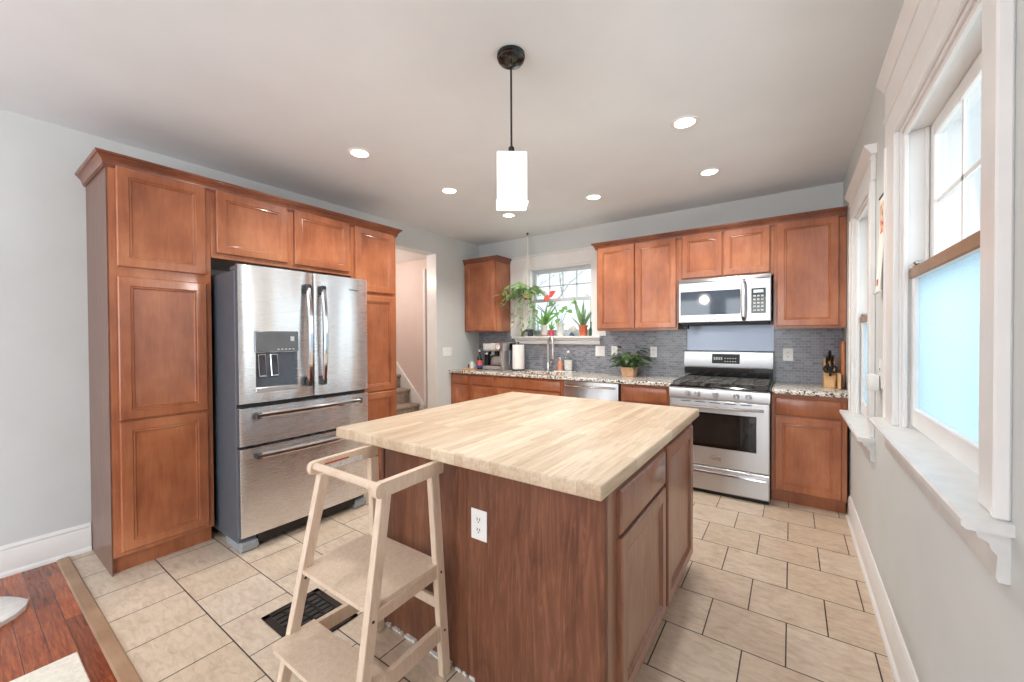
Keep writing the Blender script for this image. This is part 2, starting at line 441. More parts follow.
def text(name, body, size, mat, loc, right, up, parent, extrude=0.0006):
    cu = bpy.data.curves.new(name, 'FONT'); cu.body = body; cu.size = size; cu.extrude = extrude
    cu.align_x = 'CENTER'; cu.align_y = 'CENTER'; cu.materials.append(mat)
    tmp = bpy.data.objects.new(name, cu); COL.objects.link(tmp); bpy.context.view_layer.update()
    me = bpy.data.meshes.new_from_object(tmp.evaluated_get(bpy.context.evaluated_depsgraph_get()))
    bpy.data.objects.remove(tmp, do_unlink=True); bpy.data.curves.remove(cu)
    r, u = Vector(right), Vector(up); m = Matrix((r, u, r.cross(u))).transposed().to_4x4()
    m.translation = Vector(loc)-root_loc(parent); me.transform(m)
    if not me.materials: me.materials.append(mat)
    o = bpy.data.objects.new(name, me); COL.objects.link(o); o.parent = parent
    return o

DOOR = [(0, 0), (0, .015), (.005, .020), (.052, .020), (.056, .014), (.064, .016), (.069, .009), (.080, .0075)]
DRAWER = [(0, 0), (0, .012), (.004, .016), (.012, .020)]
X, Y, Z = Vector((1, 0, 0)), Vector((0, 1, 0)), Vector((0, 0, 1))
def door_x(y0, y1, z0, z1, x, sgn=1, rings=DOOR):      # door whose face looks along +x
    return MB().panel((x, y0, z0), Y, Z, X*sgn, y1-y0, z1-z0, rings)
def door_y(x0, x1, z0, z1, y, rings=DOOR):             # door whose face looks along -y
    return MB().panel((x0, y, z0), X, Z, -Y, x1-x0, z1-z0, rings)

# ================================================================== structure
def wall_with_openings(axis, pos0, pos1, a0, a1, holes):
    """holes = [(a_lo, a_hi, z_lo, z_hi)] sorted by a_lo; boxes around the openings"""
    mb = MB()
    def bx(a, b, z0, z1):
        if b-a < 1e-4 or z1-z0 < 1e-4: return
        if axis == 'x': mb.box(pos0, pos1, a, b, z0, z1)
        else: mb.box(a, b, pos0, pos1, z0, z1)
    cur = a0
    for lo, hi, zl, zh in holes:
        bx(cur, lo, 0, H); bx(lo, hi, 0, zl); bx(lo, hi, zh, H); cur = hi
    bx(cur, a1, 0, H); return mb
WT = 0.17
W1 = (1.325, 2.26, 0.985, 2.20)       # near window on the right wall
W2 = (2.93, 3.655, 0.815, 2.18)       # far window on the right wall
WS = (-2.85, -1.955, 1.365, 2.255)    # window over the sink
DR = (2.62, 3.63, 0.0, 2.42)          # stairway opening
struct('floor', MB().box(XL-.2, XR+.2, 0.41, D+.2, -0.06, 0), M_TILE, 'beige square floor tiles in running bond')
struct('floor_dining', MB().box(XL-.2, XR+.2, YF-.2, 0.41, -0.06, 0), M_PLANK, 'reddish hardwood floor of the next room')
struct('ceiling', MB().box(XL-.2, XR+.2, YF-.2, D+.2, H, H+.08), M_CEIL)
struct('wall_left', wall_with_openings('x', XL-WT, XL, YF, D+WT, [DR]), M_WALL)
struct('wall_right', wall_with_openings('x', XR, XR+WT, YF, D+WT, [(-3.15, -1.65, 0.65, 2.35), (W1[0], W1[1], W1[2]-.027, W1[3]), (W2[0], W2[1], W2[2]-.027, W2[3])]), M_WALL)
struct('wall_back', wall_with_openings('y', D, D+WT, XL, XR, [(WS[0], WS[1], WS[2]-.033, WS[3])]), M_WALL)
struct('wall_front', wall_with_openings('y', YF-WT, YF, XL, XR, [(-3.35, -1.85, 0.65, 2.35), (-1.45, 0.05, 0.65, 2.35)]), M_WALL)

def baseboard_profile(t=.016, h=.165):
    return [(0, 0), (t+.012, 0), (t+.012, .012), (t+.006, .022), (t, .026), (t, h-.035), (t-.004, h-.028), (t-.002, h-.016), (t-.008, h-.004), (t-.010, h), (0, h)]
struct('baseboard_left', MB().prism([(XL+a, b) for a, b in baseboard_profile(.018, .175)], 'y', YF, 0.535), M_TRIM)
struct('baseboard_right', MB().prism([(XR-a, b) for a, b in baseboard_profile()], 'y', YF, 3.86), M_TRIM)

# threshold strip between tile and hardwood
struct('trim_1', MB().prism([(.382, 0), (.388, .008), (.432, .010), (.440, 0)], 'x', XL+.02, XR-.03), M_OAK, 'worn wooden threshold strip between tile and hardwood')

# stairway beyond the left wall
HX = XL-WT
struct('wall_stair', MB().box(HX-2.4, HX, 3.76, 3.86, 0, 2.42), M_PINK)
struct('wall_stair_near', MB().box(HX-2.4, HX, 2.30, 2.40, 0, 2.42), M_PINK)
struct('wall_stair_end', MB().box(HX-2.5, HX-2.4, 2.3, 3.86, 0, 2.42), M_PINK)
struct('ceiling_stair', MB().box(HX-2.5, HX, 2.3, 3.86, 2.42, 2.5), M_TRIM)
struct('floor_stair', MB().box(HX-2.5, XL-.2, 2.3, 3.86, -.06, 0), M_TILE)
struct('trim_2', MB().box(XL-WT-.002, XL+.0, 3.622, 3.632, 0, 2.42), M_TRIM, 'white jamb lining of the stairway opening')
struct('trim_3', MB().box(-4.085, -4.045, 3.735, 3.76, .40, 2.28, .004), M_TRIM, 'white corner strip on the stair wall')
mb = MB(); mb.hexa([(-4.02, 3.735, .335), (-4.90, 3.735, 1.18), (-4.90, 3.76, 1.18), (-4.02, 3.76, .335), (-4.02, 3.735, .385), (-4.90, 3.735, 1.235), (-4.90, 3.76, 1.235), (-4.02, 3.76, .385)])
struct('trim_4', mb, M_TRIM, 'white sloping skirt board beside the stairs')
struct('trim_5', MB().prism([(-4.02, 0), (-4.02, .335), (-4.90, 1.18), (-4.90, 0)], 'y', 3.745, 3.76), M_TRIM, 'white panel under the skirt board')
st = thing('staircase', 'carpeted grey brown stairs climbing left behind the stairway opening', 'stairs', (-4.4, 3.1, 0))
for k in range(6):
    z1 = .26+.19*k; x1 = -3.985-.195*k
    mb = MB()
    pr = [(x1-.32, z1-.26 if k else 0), (x1-.012, z1-.26 if k else 0), (x1-.006, z1-.05), (x1+.012, z1-.035), (x1+.014, z1-.012), (x1, z1), (x1-.32, z1)]
    mb.prism(pr, 'y', 2.42, 3.742)
    part('step', mb, M_CARPET, st)
lamp('stair_hall_lamp', 'POINT', (-4.55, 2.9, 2.2), 16, (1.0, 0.92, 0.84), radius=0.12)  # point light added to brighten the hall, without a fixture

# ================================================================== windows
def sash_x(mb_frame, x, y0, y1, z0, z1, t, stile, rail_b, rail_t):
    mb_frame.box(x-t/2, x+t/2, y0, y0+stile, z0, z1, .004).box(x-t/2, x+t/2, y1-stile, y1, z0, z1, .004)
    mb_frame.box(x-t/2, x+t/2, y0+stile, y1-stile, z0, z0+rail_b, .004).box(x-t/2, x+t/2, y0+stile, y1-stile, z1-rail_t, z1, .004)
def window_right(idx, w, crown_z, lab, cas_near, cas_far, zmid, horn, glassmat_low):
    y0, y1, z0, z1 = w
    f = MB()
    # jamb lining and stops
    f.box(XR-.002, XR+WT, y0+.0005, y0+.018, z0, z1-.0005).box(XR-.002, XR+WT, y1-.018, y1-.0005, z0, z1-.0005).box(XR-.0018, XR+WT-.0003, y0+.018, y1-.018, z1-.02, z1-.0005).box(XR+.10, XR+WT+.04, y0+.001, y1-.001, z0-.0265, z0+.011)
    for yy, s in ((y0+.018, 1), (y1-.018, -1)):
        f.box(XR+.006, XR+.022, yy, yy+s*.014, z0, z1-.02, .003)
        f.box(XR+.068, XR+.080, yy, yy+s*.012, z0, z1-.02, .002)
    f.box(XR+.006, XR+.022, y0+.02, y1-.02, z1-.036, z1-.02, .003)
    root = struct('window_%d' % idx, f, M_TRIM, lab)
    ya, yb = y0+.02, y1-.02
    u = MB(); sash_x(u, XR+.10, ya, yb, zmid-.02, z1-.022, .036, .045, .035, .05)
    n = 2
    gw = (yb-ya-.09)/3
    for k in (1, 2): u.box(XR+.095, XR+.105, ya+.045+gw*k-.008, ya+.045+gw*k+.008, zmid, z1-.05)
    zz = (zmid+z1-.05)/2
    u.box(XR+.095, XR+.105, ya+.045, yb-.045, zz-.008, zz+.008)
    us = part('sash', u, M_TRIM, root)
    part('pane', MB().box(XR+.099, XR+.101, ya+.04, yb-.04, zmid, z1-.06), M_GLASS, us)
    l = MB(); sash_x(l, XR+.048, ya, yb, z0+.012, zmid+.02, .036, .045, .075, .038)
    ls = part('sash', l, M_TRIM, root)
    part('pane', MB().box(XR+.047, XR+.049, ya+.04, yb-.04, z0+.07, zmid), glassmat_low, ls)
    part('meeting_rail', MB().box(XR+.026, XR+.072, ya+.002, yb-.002, zmid-.016, zmid+.028, .004), M_OAK, root, 'tan wooden meeting rail')
    part('sash_lock', MB().box(XR+.020, XR+.06, yb-.10, yb-.04, zmid+.028, zmid+.046, .006), M_CHROME, root)
    c = MB()
    cn, cf = cas_near, cas_far
    for lo, hi in ((y0-cn, y0+.004), (y1-.004, y1+cf)):
        c.box(XR-.020, XR-.0002, lo, hi, z0, z1-.005, .003)
        c.box(XR-.026, XR-.0006, (lo-.0012) if lo < y0-.01 else hi-.018, (lo+.018) if lo < y0-.01 else hi+.0012, z0, z1-.005, .004)
    c.box(XR-.022, XR-.0004, y0-cn-.002, y1+cf+.002, z1-.0045, crown_z-.049, .003)
    c.box(XR-.028, XR-.001, y0-cn-.006, y1+cf+.006, z1+.10, z1+.118, .004)
    cr = [(XR, crown_z-.05), (XR-.024, crown_z-.05), (XR-.030, crown_z-.038), (XR-.046, crown_z-.016), (XR-.05, crown_z-.012), (XR-.05, crown_z), (XR, crown_z)]
    c.prism(cr, 'y', y0-cn-.02, y1+cf+.02)
    part('casing', c, M_TRIM, root)
    s = MB()
    s.prism([(XR+.16, z0-.026), (XR-.066, z0-.026), (XR-.074, z0-.018), (XR-.074, z0-.006), (XR-.068, z0-.0004), (XR+.16, z0-.0004)], 'y', y0-horn, y1+cf+.015)
    part('sill', s, M_TRIMOLD, root)
    a = MB()
    a.prism([(XR, z0-.13), (XR-.016, z0-.13), (XR-.02, z0-.12), (XR-.018, z0-.075), (XR-.026, z0-.066), (XR-.03, z0-.052), (XR-.046, z0-.044), (XR-.05, z0-.026), (XR, z0-.026)], 'y', y0-cn+.004, y1+cf)
    part('apron', a, M_TRIMOLD, root)
    return root
window_right(1, W1, 2.50, 'near double-hung window on the right wall with frosted lower pane', .10, .175, 1.60, .115, M_FROST)
window_right(2, W2, 2.36, 'far double-hung window on the right wall beside the base cabinet', .11, .10, 1.46, .13, M_FROST)

x0, x1, z0, z1 = WS
f = MB(); f.box(x0+.0005, x0+.016, D-.002, D+WT, z0, z1-.0005).box(x1-.016, x1-.0005, D-.002, D+WT, z0, z1-.0005).box(x0+.016, x1-.016, D-.0018, D+WT-.0004, z1-.018, z1-.0005).box(x0+.001, x1-.001, D+.092, D+WT+.03, z0-.032, z0+.02)
sw = struct('window_3', f, M_TRIM, 'white double-hung window over the sink with plants on its sill')
zm = 1.83
u = MB()
def sash_y(m, y, xa, xb, za, zb, t, st_, rb, rt):
    m.box(xa, xa+st_, y-t/2, y+t/2, za, zb, .004).box(xb-st_, xb, y-t/2, y+t/2, za, zb, .004).box(xa+st_, xb-st_, y-t/2, y+t/2, za, za+rb, .004).box(xa+st_, xb-st_, y-t/2, y+t/2, zb-rt, zb, .004)
xa, xb = x0+.016, x1-.016
sash_y(u, D+.105, xa, xb, zm-.02, z1-.02, .034, .042, .04, .05)
for k in (1, 2, 3): u.box(xa+.042+(xb-xa-.084)*k/4-.009, xa+.042+(xb-xa-.084)*k/4+.009, D+.10, D+.11, zm, z1-.06)
u.box(xa+.04, xb-.04, D+.10, D+.11, (zm+z1-.05)/2-.009, (zm+z1-.05)/2+.009)
us = part('sash', u, M_VINYL, sw); part('pane', MB().box(xa+.04, xb-.04, D+.104, D+.106, zm, z1-.06), M_GLASS, us)
l = MB(); sash_y(l, D+.068, xa, xb, z0+.02, zm+.02, .034, .042, .06, .04)
ls = part('sash', l, M_VINYL, sw); part('pane', MB().box(xa+.04, xb-.04, D+.067, D+.069, z0+.07, zm-.01), M_GLASS, ls)
c = MB()
c.box(-3.145, x0+.004, D-.02, D-.0002, z0, z1-.004, .003).box(x1-.004, -1.78, D-.02, D-.0002, z0, z1-.004, .003).box(-3.146, -1.779, D-.022, D-.0004, z1-.0038, 2.405, .003).box(-3.15, -1.775, D-.034, D-.0008, 2.4055, 2.43, .005)
part('casing', c, M_TRIM, sw)
s = MB(); s.prism([(D+.09, z0-.032), (D-.075, z0-.032), (D-.085, z0-.022), (D-.085, z0-.008), (D-.078, z0), (D+.09, z0)], 'x', -3.085, -1.83)
part('sill', s, M_TRIM, sw)
a = MB(); a.prism([(D-.0002, z0-.1035), (D-.022, z0-.1035), (D-.03, z0-.095), (D-.03, z0-.06), (D-.05, z0-.05), (D-.055, z0-.0325), (D-.0002, z0-.0325)], 'x', -3.058, -1.852)
part('apron', a, M_TRIM, sw)

# ================================================================== outdoors
struct('ground', MB().box(-30, 30, 5.2, 60, -.7, -.6), M_GRASS)
struct('ground_side', MB().box(0.8, 30, -20, 5.2, -.7, -.6), M_GRASS)
def bare_tree(x, y, h, seed, label):
    rnd = random.Random(seed); mb = MB()
    def br(p, d, L, r, lev):
        pts = [p]; q = Vector(p); dd = Vector(d).normalized()
        for i in range(4):
            dd = (dd+Vector((rnd.uniform(-.22, .22), rnd.uniform(-.22, .22), rnd.uniform(-.05, .15)))).normalized(); q = q+dd*L/4; pts.append(q.copy())
        mb.tube(pts, [r*(1-.16*i) for i in range(5)], 5 if lev else 8)
        if lev < 3:
            for i in range(4 if lev else 6):
                t = rnd.randint(1 if lev else 2, 4); a = rnd.uniform(0, 6.28); 
                nd = (dd*.55+Vector((math.cos(a), math.sin(a), rnd.uniform(.0, .7)))).normalized()
                br(pts[t], nd, L*rnd.uniform(.5, .72), r*.5, lev+1)
    br(Vector((x, y, -.65)), (0, 0, 1), h*.45, h*.014, 0)
    solo('bare_tree', mb, M_BARK, label, 'tree', 'bare trees outside the sink window')
bare_tree(-7.4, 12.5, 7.5, 3, 'bare tree outside, behind the left half of sink window')
bare_tree(-3.6, 11.0, 6.5, 8, 'bare tree outside, behind the right half of sink window')
struct('wall_neighbor', MB().box(2.6, 2.8, -3, 14, -.6, 3.1), M_NEIGH, 'pale siding of the house next door')

# ================================================================== cabinets along the left wall
XP = -3.145                      # door face plane of the tall run
FX = XP-.020                     # face-frame plane
def tall_unit(name, label, y0, y1, doors, sides, kick=True, zbot=0.105, ztop=2.365):
    t = thing(name, label, 'cabinet', (-3.43, (y0+y1)/2, 0 if kick else zbot))
    mb = MB()
    mb.box(XL+.003, FX, y0+.0008, y1-.0008, zbot, ztop)
    part('body', mb, M_CAB, t)
    if sides == 'near':
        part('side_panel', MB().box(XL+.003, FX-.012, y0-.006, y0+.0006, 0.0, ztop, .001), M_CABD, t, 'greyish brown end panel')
    if kick: part('toe_kick', MB().box(XL+.02, FX-.05, y0+.0008, y1-.0008, 0, zbot), M_CAB, t)
    for (a, b, c_, d_) in doors: part('door', door_x(a, b, c_, d_, FX), M_CAB, t)
    return t
tall_unit('pantry_cabinet', 'tall three-door brown pantry cabinet left of the fridge', .545, 1.03, [(.577, 1.000, .130, .878), (.577, 1.000, .890, 1.722), (.577, 1.000, 1.778, 2.350)], 'near')
tall_unit('wall_cabinet', 'brown two-door cabinet directly above the fridge', 1.03, 2.065, [(1.060, 1.520, 1.932, 2.352), (1.573, 2.040, 1.930, 2.352)], '', False, 1.900)
tall_unit('pantry_cabinet', 'narrow tall brown pantry cabinet between fridge and stairway', 2.065, 2.545, [(2.098, 2.515, .130, .850), (2.098, 2.515, .862, 1.745), (2.098, 2.515, 1.775, 2.345)], '')
CROWN = [(0, 0), (.014, 0), (.014, .009), (.020, .010), (.021, .016), (.027, .032), (.040, .046), (.049, .050), (.049, .057), (.057, .058), (.064, .064), (.064, .074), (0, .074)]
CROWN = [(o*.74, u) for o, u in CROWN]
def crown(mb_pts_profile, path):
    """sweep (out, up) profile along corner path; path items = (x, y, ox, oy) with outward mitre direction"""
    mb = MB()
    rings = [[(x+ox*o, y+oy*o, zz) for o, zz in mb_pts_profile] for x, y, ox, oy in path]
    mb.ring_solid(rings); return mb
zc = 2.335
prof = [(o, zc+u) for o, u in CROWN]
solo('crown_moulding', crown(prof, [(XL+.003, .5385, 0, -1), (FX, .5385, 1, -1), (FX, 2.5455, 1, 1), (XL+.003, 2.5455, 0, 1)]), M_CROWN, 'stepped brown crown moulding along the tall cabinets and fridge', 'moulding')

# ---- fridge
fr = thing('refrigerator', 'stainless french-door refrigerator with ice dispenser between the tall cabinets', 'refrigerator', (-3.2, 1.51, 0))
FY0, FY1, FFX = 1.052, 1.972, -2.865
part('body', MB().box(XL+.05, FFX, FY0+.004, FY1-.004, .055, 1.79, .006), M_FRSIDE, fr, 'dark grey painted sides')
part('base_grille', MB().box(FFX-.02, FFX+.03, FY0+.11, FY1-.11, .035, .095, .004), M_BLACKM, fr)
for ya in (FY0+.005, FY1-.115):
    part('foot', MB().box(FFX-.20, FFX+.035, ya, ya+.11, 0, .062, .012), M_FOOT, fr)
for ya in (FY0+.012, FY1-.10):
    part('hinge_cover', MB().box(FFX-.10, FFX+.045, ya, ya+.088, 1.79, 1.822, .008), M_FRSIDE, fr)
part('gasket', MB().box(FFX-.001, FFX+.019, FY0+.006, FY1-.006, .10, 1.80), M_BLACKM, fr)
SPL = 1.528
def steel_front(y0, y1, z0, z1, bow=0.010, n=10, xb=FFX+.018, xf=-2.805, hole=None):
    """gently bowed door front with rounded vertical edges"""
    m = MB(); r = .012; prof = [(xb, y0)]
    for i in range(n+1):
        t = i/n; y = y0+(y1-y0)*t; e = min(y-y0, y1-y)
        rnd = 0 if e > r else r-math.sqrt(max(0, r*r-(r-e)**2))
        prof.append((xf+bow*(1-(2*t-1)**2)-rnd, y))
        if i == 0:
            prof.append((xf-r*.3, y0+r*.28)); prof.append((xf-.001, y0+r))
        if i == n-1:
            prof.append((xf-.001, y1-r)); prof.append((xf-r*.3, y1-r*.28))
    prof.append((xb, y1))
    if hole is None:
        m.ring_solid([[(x, y, z0) for x, y in prof], [(x, y, z1) for x, y in prof]])
    return m, prof
dl_, _ = steel_front(FY0, SPL-.004, .947, 1.822)
DY0, DY1, DZ0, DZ1 = 1.138, 1.412, 1.012, 1.406
dl = part('door', dl_, M_STEELF, fr); 
# real recess for the dispenser
cut_m = MB().box(-2.86, -2.70, DY0+.006, DY1-.006, DZ0+.028, 1.268)
bmc = cut_m.bm; mec = bpy.data.meshes.new('cut'); bmesh.ops.recalc_face_normals(bmc, faces=bmc.faces[:])
offc = root_loc(fr)
for v in bmc.verts: v.co -= offc
bmc.to_mesh(mec); bmc.free()
oc = bpy.data.objects.new('cut', mec); COL.objects.link(oc); oc.location = offc
mod = dl.modifiers.new('recess', 'BOOLEAN'); mod.object = oc; mod.operation = 'DIFFERENCE'; mod.solver = 'EXACT'
bpy.context.view_layer.update()
dg = bpy.context.evaluated_depsgraph_get(); nm = bpy.data.meshes.new_from_object(dl.evaluated_get(dg), depsgraph=dg)
dl.modifiers.clear(); dl.data = nm; bpy.data.objects.remove(oc, do_unlink=True)
nm.shade_smooth(); nm.set_sharp_from_angle(angle=math.radians(35))
dr_, _ = steel_front(SPL+.004, FY1, .947, 1.822); drr = part('door', dr_, M_STEELF, fr)
d1_, _ = steel_front(FY0, FY1, .680, .918, .008); d1 = part('drawer', d1_, M_STEELF, fr)
d2_, _ = steel_front(FY0, FY1, .105, .662, .008); d2 = part('drawer', d2_, M_STEELF, fr)
for par_, ya_, za_, zb_ in ((dl, FY0, .947, 1.822), (drr, FY1, .947, 1.822), (d1, FY0, .680, .918), (d1, FY1, .680, .918), (d2, FY0, .105, .662), (d2, FY1, .105, .662)):
    sg_ = -1 if ya_ == FY0 else 1
    part('door_side', MB().box(FFX+.018, -2.815, ya_, ya_+sg_*.0015, za_+.002, zb_-.002), M_FRSIDE, par_, 'dark grey door edge')
def vhandle(yc, par, sgn):
    m = MB(); z0, z1 = 1.03, 1.728; rings = []
    N_ = 14
    for i in range(N_+1):
        t = i/N_; z = z0+(z1-z0)*t; b = .030+.030*(1-(2*t-1)**2); w = .017
        xx = -2.797+b; rings.append([(xx-.016, yc-w, z), (xx-.002, yc-w, z), (xx+.006, yc-w*.5, z), (xx+.006, yc+w*.5, z), (xx-.002, yc+w, z), (xx-.016, yc+w, z)])
    m.ring_solid(rings); h = part('handle', m, M_CHROME, par)
    for a, b in ((1.022, 1.09), (1.668, 1.736)):
        part('handle_cap', MB().box(-2.800, -2.758, yc-.019, yc+.019, a, b, .007), M_COPPER, par, 'dark grey handle end')
vhandle(1.475, dl, 1); vhandle(1.583, drr, 1)
def hhandle(z, par, za=0):
    m = MB(); rings = []; N_ = 14; y0, y1 = FY0+.085, FY1-.085
    for i in range(N_+1):
        t = i/N_; y = y0+(y1-y0)*t; b = .034+.020*(1-(2*t-1)**2); w = .017; xx = -2.797+b
        rings.append([(xx-.016, y, z-w), (xx-.002, y, z-w), (xx+.006, y, z-w*.5), (xx+.006, y, z+w*.5), (xx-.002, y, z+w), (xx-.016, y, z+w)])
    m.ring_solid(rings); part('handle', m, M_CHROME, par)
    for a in (y0-.006, y1-.03): part('handle_cap', MB().box(-2.806, -2.757, a, a+.036, z-.019, z+.019, .006), M_COPPER, par, 'dark grey handle end')
hhandle(.868, d1); hhandle(.610, d2)
dp = part('dispenser', MB().box(-2.799, -2.790, DY0, DY1, 1.270, DZ1, .003), M_PANEL, dl, 'glossy dark dispenser control panel')
for k in range(5): part('button', MB().box(-2.791, -2.7885, DY0+.135+.024*k, DY0+.149+.024*k, 1.283, 1.289), M_LABEL, dl)
part('water_icon', MB().box(-2.791, -2.7885, DY0+.22, DY0+.245, 1.34, 1.372, .001), M_LABEL, dl)
rm = MB(); rm.box(-2.850, -2.841, DY0+.004, DY1-.004, DZ0+.02, 1.272)
part('dispenser_recess', rm, M_FRSIDE, dl, 'recessed steel back of the dispenser')  # side grey reused to paint the shade inside the recess
for ya in (1.172, 1.247):
    part('paddle', MB().hexa([(-2.846, ya, 1.115), (-2.815, ya, 1.108), (-2.815, ya+.048, 1.108), (-2.846, ya+.048, 1.115), (-2.846, ya, 1.252), (-2.833, ya, 1.257), (-2.833, ya+.048, 1.257), (-2.846, ya+.048, 1.252)], .003), M_CHROME, dl)
    part('paddle_pad', MB().hexa([(-2.814, ya+.006, 1.118), (-2.811, ya+.006, 1.118), (-2.811, ya+.042, 1.118), (-2.814, ya+.042, 1.118), (-2.832, ya+.006, 1.25), (-2.829, ya+.006, 1.25), (-2.829, ya+.042, 1.25), (-2.832, ya+.042, 1.25)]), M_MWGL, dl)
part('drip_tray', MB().box(-2.85, -2.788, DY0+.002, DY1-.002, DZ0, DZ0+.030, .003), M_STEEL, dl)
text('logo', 'Whirlpool', .020, M_COPPER, (-2.7955, 1.842, 1.729), Y, Z, drr)

# ================================================================== wall cabinets on the back wall
YUF = D-.315            # face-frame plane of uppers
def upper(label, x0, x1, z0, z1, doors, extra=None):
    t = thing('wall_cabinet', label, 'cabinet', ((x0+x1)/2, D-.16, z0))
    part('body', MB().box(x0+.0008, x1-.0008, YUF, D-.003, z0, z1), M_CAB, t)
    for a, b, c_, d_ in doors: part('door', door_y(a, b, c_, d_, YUF), M_CAB, t)
    part('light_rail', MB().box(x0+.004, x1-.004, YUF+.012, YUF+.03, z0-.012, z0), M_CAB, t)
    return t
upper('brown wall cabinet with two tall doors, right of the sink window', -1.765, -.915, 1.43, 2.335, [(-1.745, -1.345, 1.442, 2.322), (-1.335, -.930, 1.442, 2.322)])
upper('short brown two-door wall cabinet directly above the microwave', -.915, -.128, 1.90, 2.335, [(-.876, -.527, 1.914, 2.322), (-.515, -.155, 1.914, 2.322)])
upper('brown one-door wall cabinet at the right end beside the window', -.128, .360, 1.43, 2.335, [(-.105, .312, 1.440, 2.322)])
solo('crown_moulding', crown([(o, 2.310+u*.95) for o, u in CROWN], [(-1.766, D-.003, -1, 0), (-1.766, YUF, -1, -1), (.359, YUF, 0, -1)]), M_CROWN, 'brown crown moulding above the cabinets over range and microwave', 'moulding')
t = thing('wall_cabinet', 'single-door brown corner wall cabinet left of the sink window', 'cabinet', (-3.43, D-.16, 1.43))
part('body', MB().box(XL+.003, -3.158, YUF, D-.003, 1.432, 2.37), M_CAB, t)
part('door', door_y(XL+.035, -3.175, 1.445, 2.352, YUF), M_CAB, t)
part('crown', crown([(o*.95, 2.340+u) for o, u in CROWN], [(XL+.003, YUF, 0, -1), (-3.157, YUF, 1, -1), (-3.157, D-.003, 1, 0)]), M_CROWN, t)
part('side_panel', MB().box(-3.1578, -3.150, YUF+.004, D-.003, 1.432, 2.34), M_CAB, t)

# ================================================================== base cabinets
YC = 3.833              # counter front
YB = YC+.045            # face-frame plane
def base(label, x0, x1, fronts, ztop=None, cat='cabinet'):
    ztop = ztop or ZC-.034
    t = thing('base_cabinet', label, cat, ((x0+x1)/2, D-.3, 0))
    part('body', MB().box(x0+.0008, x1-.0008, YB, D-.02, .105, ztop), M_CAB, t)
    part('toe_kick', MB().box(x0+.0008, x1-.0008, YB+.055, D-.05, 0, .105), M_CAB, t)
    for kind, a, b, c_, d_ in fronts:
        part(kind, door_y(a, b, c_, d_, YB, DOOR if kind == 'door' else DRAWER), M_CAB, t)
    return t
base('narrow brown base cabinet at the left end of the counter', XL+.003, -3.37, [('drawer', -3.655, -3.405, .755, .868), ('door', -3.655, -3.405, .125, .735)])
base('brown base cabinet below the espresso machine, left of the sink cabinet', -3.37, -2.955, [('drawer', -3.345, -2.985, .755, .868), ('door', -3.345, -2.985, .125, .735)])
base('wide brown sink base cabinet with a long false drawer front', -2.955, -2.025, [('false_front', -2.925, -2.065, .752, .868), ('door', -2.925, -2.500, .125, .735), ('door', -2.490, -2.065, .125, .735)])
base('brown base cabinet between the dishwasher and the range', -1.395, -.912, [('drawer', -1.372, -.945, .722, .868), ('door', -1.372, -.945, .125, .705)])
t = base('brown base cabinet between the range and right wall', -.132, .343, [('drawer', -.109, .310, .722, .858), ('door', -.109, .310, .112, .708)])
part('filler', MB().box(.312, .343, YB-.004, YB+.02, .105, ZC-.034), M_CAB, t)
# dishwasher
dw = thing('dishwasher', 'stainless dishwasher with a bar handle right of the sink cabinet', 'dishwasher', (-1.71, D-.3, 0))
part('body', MB().box(-2.018, -1.402, YB+.01, D-.05, .1, ZC-.036), M_BLACKM, dw)
part('door', MB().box(-2.012, -1.408, YB-.03, YB+.008, .12, ZC-.040, .006, 2), M_STEEL, dw)
hm = MB(); pts = []
for i in range(13):
    tt = i/12; pts.append((-1.985+.55*tt, YB-.042-.032*math.sin(math.pi*tt), .838))
hm.tube(pts, .011, 8); part('handle', hm, M_CHROME, dw)
part('kick_plate', MB().box(-2.012, -1.408, YB+.03, YB+.05, 0, .11), M_BLACKM, dw)

# countertops
SX0, SX1, SY0, SY1 = -2.80, -2.16, 3.93, 4.26
def counter(x0, x1, hole=None):
    m = MB(); y0, y1 = YC, D-.004; z0_, z1_ = ZC-.034, ZC
    if hole:
        a, b, c_, d_ = hole
        m.box(x0, a, y0, y1, z0_, z1_, .004).box(b, x1, y0, y1, z0_, z1_, .004).box(a, b, y0, c_, z0_, z1_, .004).box(a, b, d_, y1, z0_, z1_, .004)
    else: m.box(x0, x1, y0, y1, z0_, z1_, .005, 2)
    return m
solo('countertop', counter(XL+.003, -.905, (SX0, SX1, SY0, SY1)), M_GRAN, 'long speckled granite countertop around the sink', 'countertop')
solo('countertop', counter(-.130, XR-.004), M_GRAN, 'short speckled granite countertop right of the range', 'countertop')
sk = MB(); a = .012
sk.ring_solid([[(SX0-a, SY0-a, ZC-.036), (SX1+a, SY0-a, ZC-.036), (SX1+a, SY1+a, ZC-.036), (SX0-a, SY1+a, ZC-.036)], [(SX0+a, SY0+a, ZC-.20), (SX1-a, SY0+a, ZC-.20), (SX1-a, SY1-a, ZC-.20), (SX0+a, SY1-a, ZC-.20)]], False)
bmesh.ops.contextual_create(sk.bm, geom=[e for e in sk.bm.edges if all(abs(v.co.z-(ZC-.20)) < 1e-5 for v in e.verts)])
skr = thing('sink', 'dark undermount sink bowl below the window', 'sink', ((SX0+SX1)/2, (SY0+SY1)/2, ZC-.2))
part('bowl', sk, plain('dark_composite', (38, 38, 40), 0.4), skr)
part('drain', MB().lathe((-2.48, 4.1, ZC-.1995), [(.045, 0), (.045, .003), (.03, .004), (.028, .001)]), M_CHROME, skr)

